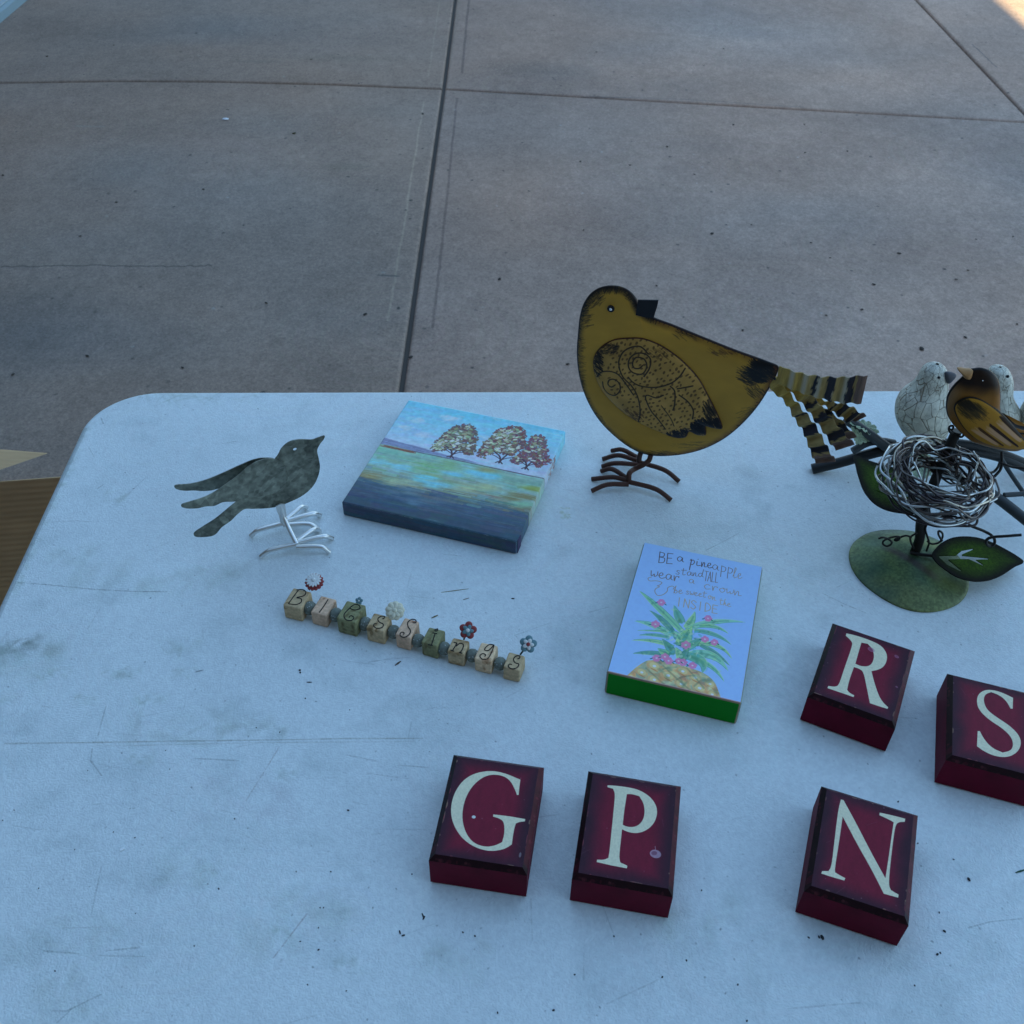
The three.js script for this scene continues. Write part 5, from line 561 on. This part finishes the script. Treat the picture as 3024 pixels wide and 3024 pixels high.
  const z5 = zoom(2560, 1050, 0.2402); for (const q of [[[1060, 960], [1025, 945], [1008, 905], [1020, 870], [1050, 862], [1062, 890], [1040, 912], [1020, 905]], [[1130, 995], [1165, 1000], [1190, 975], [1185, 955]]]) mesh('wire_tendril', rod(q.map(([x, y]) => at(...z5(x, y), -0.02)), 0.0011, 40, 7), dark, t);
  // sheet metal leaves with cut-out veins, held out nearly level
  const leaf = (outline, cuts, h0, slope, label) => {
    const lf = ([x, y]) => { let h = h0, p; for (let k = 0; k < 4; k++) { p = pl.local(T(x, y, h)); h = h0 + slope(p); } return p; };
    const o = outline.map(lf), cu = cuts.map((q) => q.map(lf)), S = new Sheet(Math.min(...o.map((p) => p.x)) - 0.005, Math.max(...o.map((p) => p.x)) + 0.005, Math.min(...o.map((p) => -p.z)) - 0.005, Math.max(...o.map((p) => -p.z)) + 0.005, 512);
    const sm = spline2(o.map((p) => [p.x, -p.z]), 6); S.fill('rgb(20,19,14)'); const cx = sm.reduce((a, p) => a.add(p), new THREE.Vector2()).multiplyScalar(1 / sm.length);
    for (let k = 0; k < 26; k++) S.area(sm.map((p) => [cx.x + (p.x - cx.x) * (0.93 - k * 0.02), cx.y + (p.y - cx.y) * (0.93 - k * 0.022)]), 'rgba(64,90,22,.07)');
    S.pixels((x, y, r, g, b) => { const s = 0.5 + fbm(x * 700, y * 700, 3, 2) * 0.6 + fbm(x * 60, y * 60, 4, 3) * 0.3; return [r * s, g * s, b * s]; });
    const sh = new THREE.Shape(sm); cu.forEach((q) => sh.holes.push(new THREE.Path(q.map((p) => new THREE.Vector2(p.x, -p.z))))); const g = new THREE.ExtrudeGeometry(sh, { depth: 0.0012, bevelEnabled: false }); S.uv(g); g.rotateX(-Math.PI / 2); const p = g.attributes.position; for (let i = 0; i < p.count; i++) p.setY(i, p.getY(i) + h0 + slope({ x: p.getX(i), z: p.getZ(i) })); g.computeVertexNormals(); mesh('leaf', g, M(0xffffff, 0.65, { map: S.tex(), specularIntensity: 0.15 }), t).userData.label = label;
  };
  leaf([[2751, 1641], [2762, 1622], [2776, 1608], [2805, 1592], [2843, 1586], [2888, 1590], [2930, 1604], [2971, 1625], [3000, 1642], [3022, 1660], [2996, 1675], [2950, 1704], [2909, 1717], [2867, 1717], [2826, 1706], [2789, 1683], [2764, 1662]], [[[1025, 1272], [1200, 1272], [1265, 1220], [1375, 1200], [1380, 1212], [1265, 1262], [1270, 1272], [1535, 1300], [1537, 1313], [1410, 1318], [1485, 1365], [1475, 1376], [1335, 1312], [1245, 1310], [1125, 1315], [1262, 1430], [1245, 1437], [1110, 1370], [1030, 1295]].map((p) => zw(...p))], 0.028, (p) => -0.12 * p.x, 'green leaf with cut-out veins, right of the base');
  leaf([[2522, 1346], [2527, 1380], [2534, 1408], [2553, 1456], [2582, 1489], [2615, 1507], [2656, 1516], [2700, 1518], [2716, 1500], [2712, 1460], [2690, 1415], [2655, 1388], [2615, 1377], [2566, 1362]], [[[358, 465], [430, 520], [500, 590], [640, 640], [640, 665], [560, 690], [470, 640], [370, 605], [385, 600], [480, 640], [520, 630], [450, 580], [400, 530]].map((p) => zw(...p))], 0.070, (p) => -0.10 * p.x, 'green leaf behind the left of the nest');
  mesh('leaf_stalk', rod([at(2688, 1632, 0.007), at(2710, 1636, 0.007), at(2752, 1641, 0.006)], 0.0018, 16), dark, stem); mesh('leaf_stalk', rod([at(2725, 1535, 0.003), at(2700, 1512, 0.01)], 0.0018, 10), dark, stem);
  // nest
  const nc = at(2764, 1420, 0.014), gs = [], tones = [[0.05, 0.04, 0.04], [0.08, 0.065, 0.065], [0.66, 0.68, 0.66], [0.14, 0.12, 0.11], [0.56, 0.50, 0.40], [0.06, 0.05, 0.055], [0.36, 0.36, 0.35]], e3 = new THREE.Matrix4().makeRotationFromEuler(new THREE.Euler(0.12, 0.2, -0.14));
  for (let i = 0; i < 34; i++) {
    const pts = [], m = 9 + Math.floor(R() * 13), dir = R() < 0.5 ? 1 : -1, lay = 0.55 + R() * 0.55; let th = R() * 6.283, ph = R() * 6.283;
    for (let k = 0; k <= m; k++) { th += dir * (0.22 + R() * 0.36); ph += (R() - 0.42) * 1.5; const mi = 0.0135 * lay, rr = 0.0415 + mi * Math.cos(ph) + (R() - 0.5) * 0.010; pts.push(V3(rr * Math.cos(th), 0.020 * lay * Math.sin(ph) + (R() - 0.5) * 0.005, rr * 0.94 * Math.sin(th)).applyMatrix4(e3).add(nc)); }
    const tone = tones[Math.floor(R() * tones.length)]; gs.push(colourBy(new THREE.TubeGeometry(new THREE.CatmullRomCurve3(pts), m * 9, 0.0009 + R() * 0.0004, 7), () => tone));
  }
  for (let i = 0; i < 9; i++) { const a = R() * 6.28, pts = []; for (let k = 0; k <= 6; k++) { const s = k / 6 * 2 - 1; pts.push(V3(Math.cos(a) * s * 0.036 + Math.sin(a * 3 + k) * 0.006, -0.018 + s * s * 0.012, Math.sin(a) * s * 0.034 + Math.cos(a * 2 + k) * 0.006).applyMatrix4(e3).add(nc)); } const tone = tones[Math.floor(R() * 7)]; gs.push(colourBy(new THREE.TubeGeometry(new THREE.CatmullRomCurve3(pts), 40, 0.001, 6), () => tone)); }
  mesh('nest', mergeGeometries(gs), M(0xffffff, 0.28, { vertexColors: true, metalness: 0.85, specularIntensity: 1 }), t).userData.kind = 'stuff';
  // brown bird
  const wB = -0.022, o5 = (p) => at(...z5(...p), wB), bo = spline2([[1265, 170], [1330, 155], [1400, 150], [1500, 180], [1580, 245], [1630, 350], [1645, 500], [1642, 640], [1660, 740], [1740, 830], [1830, 888], [1932, 910], [2060, 930], [2060, 1050], [1960, 1120], [1850, 1170], [1640, 1150], [1400, 1092], [1300, 1058], [1200, 985], [1130, 920], [1040, 820], [985, 720], [968, 600], [990, 480], [1060, 370], [1150, 280]].map(o5), 5);
  const BS = new Sheet(-0.05, 0.2, 0.05, 0.25, 1300), F5 = (x, y) => { const p = o5([x, y]); return [p.x, p.y]; }; BS.fill('rgb(160,100,34)');
  const gy = (y) => F5(1400, y)[1], y1 = gy(150), y2 = gy(420), y3 = gy(700);
  BS.pixels((x, y) => { const k = Math.min(1, Math.max(0, (y - y2) / (y1 - y2) + 0.2 + (fbm(x * 50, y * 50, 3, 3) - 0.5) * 0.35)), q = Math.min(1, Math.max(0, (F5(1130, 600)[0] - x) / 0.016)) * 0.75, a = [152, 102, 38], d = [40, 26, 18], g2 = [136, 118, 110], f = k * k * (3 - 2 * k) , s = 0.9 + fbm(x * 200, y * 60, 6, 3) * 0.2; return a.map((v, i) => ((v + (d[i] - v) * Math.min(1, f * 1.5)) * (1 - q * (1 - f)) + g2[i] * q * (1 - f)) * s); });
  bo.forEach((p, i) => { const q = bo[(i + 1) % bo.length]; BS.line([[p.x, p.y], [q.x, q.y]], 0.0022, 'rgba(24,16,12,.8)', false); });
  const bb = mesh('bird', BS.uv(puff(bo, 0.010, 0.010, 2.2, 14)).translate(0, 0, wB), M(0xffffff, 0.42, { map: BS.tex() }), t); bb.userData.label = 'brown painted bird';
  const wgO = spline2([[1072, 650], [1095, 600], [1150, 560], [1210, 532], [1280, 522], [1400, 545], [1550, 630], [1700, 760], [1850, 930], [1932, 1030], [2010, 1130], [1960, 1165], [1860, 1178], [1740, 1172], [1650, 1157], [1450, 1102], [1320, 1030], [1200, 920], [1120, 800], [1080, 710]].map((p) => at(...z5(...p), wB + 0.011)), 5);
  const WS = new Sheet(-0.05, 0.2, 0.05, 0.25, 1300), G5 = (x, y) => { const p = at(...z5(x, y), wB + 0.011); return [p.x, p.y]; }; WS.fill('rgb(180,130,42)');
  const dir = Math.atan2(G5(1900, 1120)[1] - G5(1450, 780)[1], G5(1900, 1120)[0] - G5(1450, 780)[0]);
  const st = (x, y, rx, ry, nn, len, w, col, a) => { for (let i = 0; i < nn; i++) { const an = R() * 6.28, rr = Math.sqrt(R()), p = G5(x + Math.cos(an) * rx * rr, y + Math.sin(an) * ry * rr), d = dir + (R() - 0.5) * 0.3, l = len * (0.4 + R()); WS.line([p, [p[0] + Math.cos(d) * l, p[1] + Math.sin(d) * l]], w * (0.5 + R()), `rgba(${col},${a * (0.4 + R() * 0.6)})`, false); } };
  st(1250, 640, 150, 90, 240, 0.01, 0.0008, '60,48,22', 0.4); st(1180, 570, 90, 40, 90, 0.01, 0.001, '40,32,18', 0.5);
  const lane = (a, b, w, col, al) => { const A = G5(...a), Bq = G5(...b); for (let i = 0; i < 40; i++) { const o = (R() - 0.5) * w, s = R() * 0.25, e = 0.75 + R() * 0.25, nx = -Math.sin(dir) * o, ny = Math.cos(dir) * o; WS.line([[A[0] + (Bq[0] - A[0]) * s + nx, A[1] + (Bq[1] - A[1]) * s + ny], [A[0] + (Bq[0] - A[0]) * e + nx * 0.5, A[1] + (Bq[1] - A[1]) * e + ny * 0.5]], 0.0012, `rgba(${col},${al * (0.4 + R() * 0.6)})`, false); } };
  lane([1300, 880], [1620, 1100], 0.006, '206,164,130', 0.32); lane([1460, 850], [1780, 1110], 0.006, '206,164,130', 0.32); lane([1600, 790], [1900, 1060], 0.005, '206,164,130', 0.32);
  lane([1500, 830], [1860, 1120], 0.0022, '54,28,14', 0.8); lane([1360, 870], [1680, 1110], 0.0018, '84,50,16', 0.6); lane([1640, 740], [1900, 1010], 0.003, '50,30,16', 0.7);
  wgO.forEach((p, i) => { const q = wgO[(i + 1) % wgO.length]; WS.line([[p.x, p.y], [q.x, q.y]], 0.0026, 'rgba(28,22,14,.75)', false); });
  mesh('wing', WS.uv(puff(wgO, 0.0045, 0.0005, 2.4, 12)).translate(0, 0, wB + 0.0085), M(0xffffff, 0.42, { map: WS.tex() }), bb);
  const bk = spline2([[1105, 138], [1200, 152], [1298, 166], [1296, 200], [1285, 240], [1262, 268], [1220, 262], [1182, 240], [1150, 195]].map(o5), 4); mesh('beak', puff(bk, 0.006, 0.006, 2, 10).translate(0, 0, wB + 0.002), M(rgb(0.40, 0.21, 0.08), 0.5), bb);
  const ey = at(...z5(1425, 310), wB + 0.010); mesh('eye', new THREE.SphereGeometry(0.0006, 8, 6).translate(ey.x, ey.y, ey.z), M(rgb(0.8, 0.82, 0.85), 0.4), bb);
}

// ---------- litter ----------
{
  const R = rng(90), gs = [], flake = (x, y, z, a, b, turn, c) => gs.push(colourBy(new THREE.IcosahedronGeometry(1, 0).scale(a, Math.min(a, b) * 0.4, b).rotateY(turn).translate(x, y, z), () => c));
  const z2 = zoom(1512, 0, 0.7826), zl = zoom(0, 0, 0.7826), dk = [0.05, 0.042, 0.036];
  for (const [x, y, s] of [[158, 60, 7], [318, 198, 8], [798, 185, 9], [835, 472, 10], [1103, 472, 7], [585, 555, 9], [258, 611, 9], [445, 625, 8], [688, 660, 7], [1105, 578, 8], [1265, 572, 9], [903, 850, 6], [755, 883, 12], [1460, 958, 11], [1128, 918, 7], [1200, 975, 6], [1675, 1056, 8], [1720, 1022, 7], [1365, 1075, 10], [1320, 1170, 9], [1185, 1192, 7], [1545, 1318, 16], [1710, 1275, 10], [1905, 1225, 7], [870, 1248, 8], [545, 1080, 7], [210, 1376, 9], [1890, 895, 7], [1750, 905, 6], [270, 870, 7], [828, 88, 6], [972, 70, 5]]) { const p = onGround(...z2(x, y)); flake(p.x, 0.0025, p.z, s * 0.0007, s * 0.00042, R() * 3, dk); }
  for (const [x, y, s, c] of [[430, 172, 6], [1175, 226, 6], [178, 214, 7], [1110, 505, 9, [0.05, 0.045, 0.015]], [1595, 431, 8], [440, 765, 6], [768, 716, 6], [303, 893, 5], [330, 1345, 7], [690, 1390, 6], [1378, 1188, 8], [1005, 1145, 6], [50, 1415, 6], [1885, 1055, 8], [1550, 1350, 8], [12, 663, 7]]) { const p = onGround(...zl(x, y)); flake(p.x, 0.0025, p.z, s * 0.0010, s * 0.0006, R() * 3, c ?? dk); }
  const leaves = mesh('leaf_litter', mergeGeometries(gs), M(0xffffff, 0.9, { vertexColors: true }), scene); leaves.userData.kind = 'stuff'; tag(leaves, 'tiny dark leaf crumbs scattered over the concrete', 'litter');
  const p = onGround(...zl(851, 452)); const sc = mesh('paper_scrap', new THREE.IcosahedronGeometry(1, 1).scale(0.013, 0.003, 0.008).translate(p.x, 0.0035, p.z), M(rgb(0.75, 0.76, 0.8), 0.7), scene); tag(sc, 'tiny white scrap lying on the concrete beyond the table', 'scrap');
  const g2 = []; const crumb = (px, py, a, b, turn, c) => { const q = T(px, py); g2.push(colourBy(new THREE.IcosahedronGeometry(1, 0).scale(a, Math.min(a, b) * 0.6, b).rotateY(turn).translate(q.x, q.y + Math.min(a, b) * 0.35, q.z), () => c)); };
  const z4 = zoom(0, 1900, 0.6729), zr = zoom(780, 1650, 0.4451), zn2 = zoom(2280, 1800, 0.528), zb = zoom(1300, 2600, 0.8923);
  for (const [x, y, s] of [[1528, 733, 1.4], [1125, 370, 1], [1228, 390, 1], [1317, 120, 1], [1317, 128, 0.9], [1340, 242, 1.2], [1030, 770, 1], [745, 552, 0.8], [727, 470, 0.8], [385, 558, 0.8], [592, 853, 0.9], [960, 1077, 1.2], [1452, 1002, 1], [1300, 1002, 0.9], [1808, 1013, 1], [1318, 1308, 0.9], [1398, 1345, 1.2], [853, 1328, 0.9], [242, 1438, 1], [1420, 1160, 0.9], [1405, 1160, 0.9], [1398, 1248, 0.9], [1350, 1498, 0.9], [1520, 1525, 0.8], [62, 732, 0.8], [328, 905, 0.8], [595, 1185, 0.7], [1535, 292, 0.9], [988, 253, 0.8], [498, 828, 0.9], [170, 1075, 0.9], [12, 777, 0.9]]) crumb(...z4(x, y), s * 0.0009, s * 0.0006, R() * 3, [0.05, 0.055, 0.065]);
  for (const [x, y, a, b, tn] of [[1856, 1195, 0.0026, 0.0007, 2], [1860, 1205, 0.002, 0.0008, 1.2], [1755, 1268, 0.002, 0.0007, 1.9], [1770, 1282, 0.0016, 0.0008, 0.3]]) crumb(...z4(x, y), a, b, tn, [0.03, 0.032, 0.035]);
  for (const [x, y, a, b, tn, c] of [[1265, 212, 0.017, 0.00055, 0.2, [0.22, 0.20, 0.10]], [1132, 385, 0.0045, 0.0009, 0.6, [0.14, 0.12, 0.05]], [888, 695, 0.0045, 0.001, 0.8, [0.12, 0.10, 0.08]], [1340, 267, 0.004, 0.0006, 0.4, [0.25, 0.22, 0.18]], [1650, 265, 0.002, 0.0008, 0, [0.03, 0.03, 0.03]], [237, 740, 0.0014, 0.001, 0, [0.03, 0.03, 0.03]], [240, 756, 0.001, 0.001, 0, [0.03, 0.03, 0.03]], [300, 820, 0.003, 0.0007, 0, [0.05, 0.05, 0.05]]]) crumb(...zr(x, y), a, b, tn, c);
  for (const [x, y, a] of [[965, 1800, 0.0014], [280, 1835, 0.0024], [262, 1832, 0.0014], [205, 1835, 0.0012], [705, 1075, 0.0012], [1100, 1510, 0.002], [815, 1308, 0.001], [1015, 1398, 0.001], [935, 1695, 0.001]]) crumb(...zn2(x, y), a, a * 0.6, R() * 3, [0.03, 0.034, 0.04]);
  crumb(...zn2(1390, 1464), 0.006, 0.0009, 0.3, [0.04, 0.10, 0.07]);
  for (const [x, y, a] of [[75, 172, 0.001], [115, 184, 0.001], [735, 320, 0.001], [815, 265, 0.001], [985, 345, 0.001], [375, 430, 0.0012], [445, 312, 0.0009], [1645, 245, 0.0014], [1668, 168, 0.0014], [1655, 240, 0.001], [190, 438, 0.001], [1015, 465, 0.001], [1570, 348, 0.0009], [865, 33, 0.0009], [575, 185, 0.0009]]) crumb(...zb(x, y), a, a * 0.7, R() * 3, [0.03, 0.035, 0.04]);
  const cr = mesh('crumbs', mergeGeometries(g2), M(0xffffff, 0.9, { vertexColors: true }), scene); cr.userData.kind = 'stuff'; tag(cr, 'small dark crumbs and dry grass bits strewn over the white tabletop', 'debris');
  const q = T(...z4(537, 905)); const ch = mesh('white_chip', new THREE.BoxGeometry(0.0036, 0.001, 0.0022).rotateY(0.6).translate(q.x, q.y + 0.0006, q.z), M(rgb(0.8, 0.84, 0.86), 0.6), scene); tag(ch, 'tiny white flake on the lower left of the tabletop', 'flake');
}
renderer.render(scene, camera);
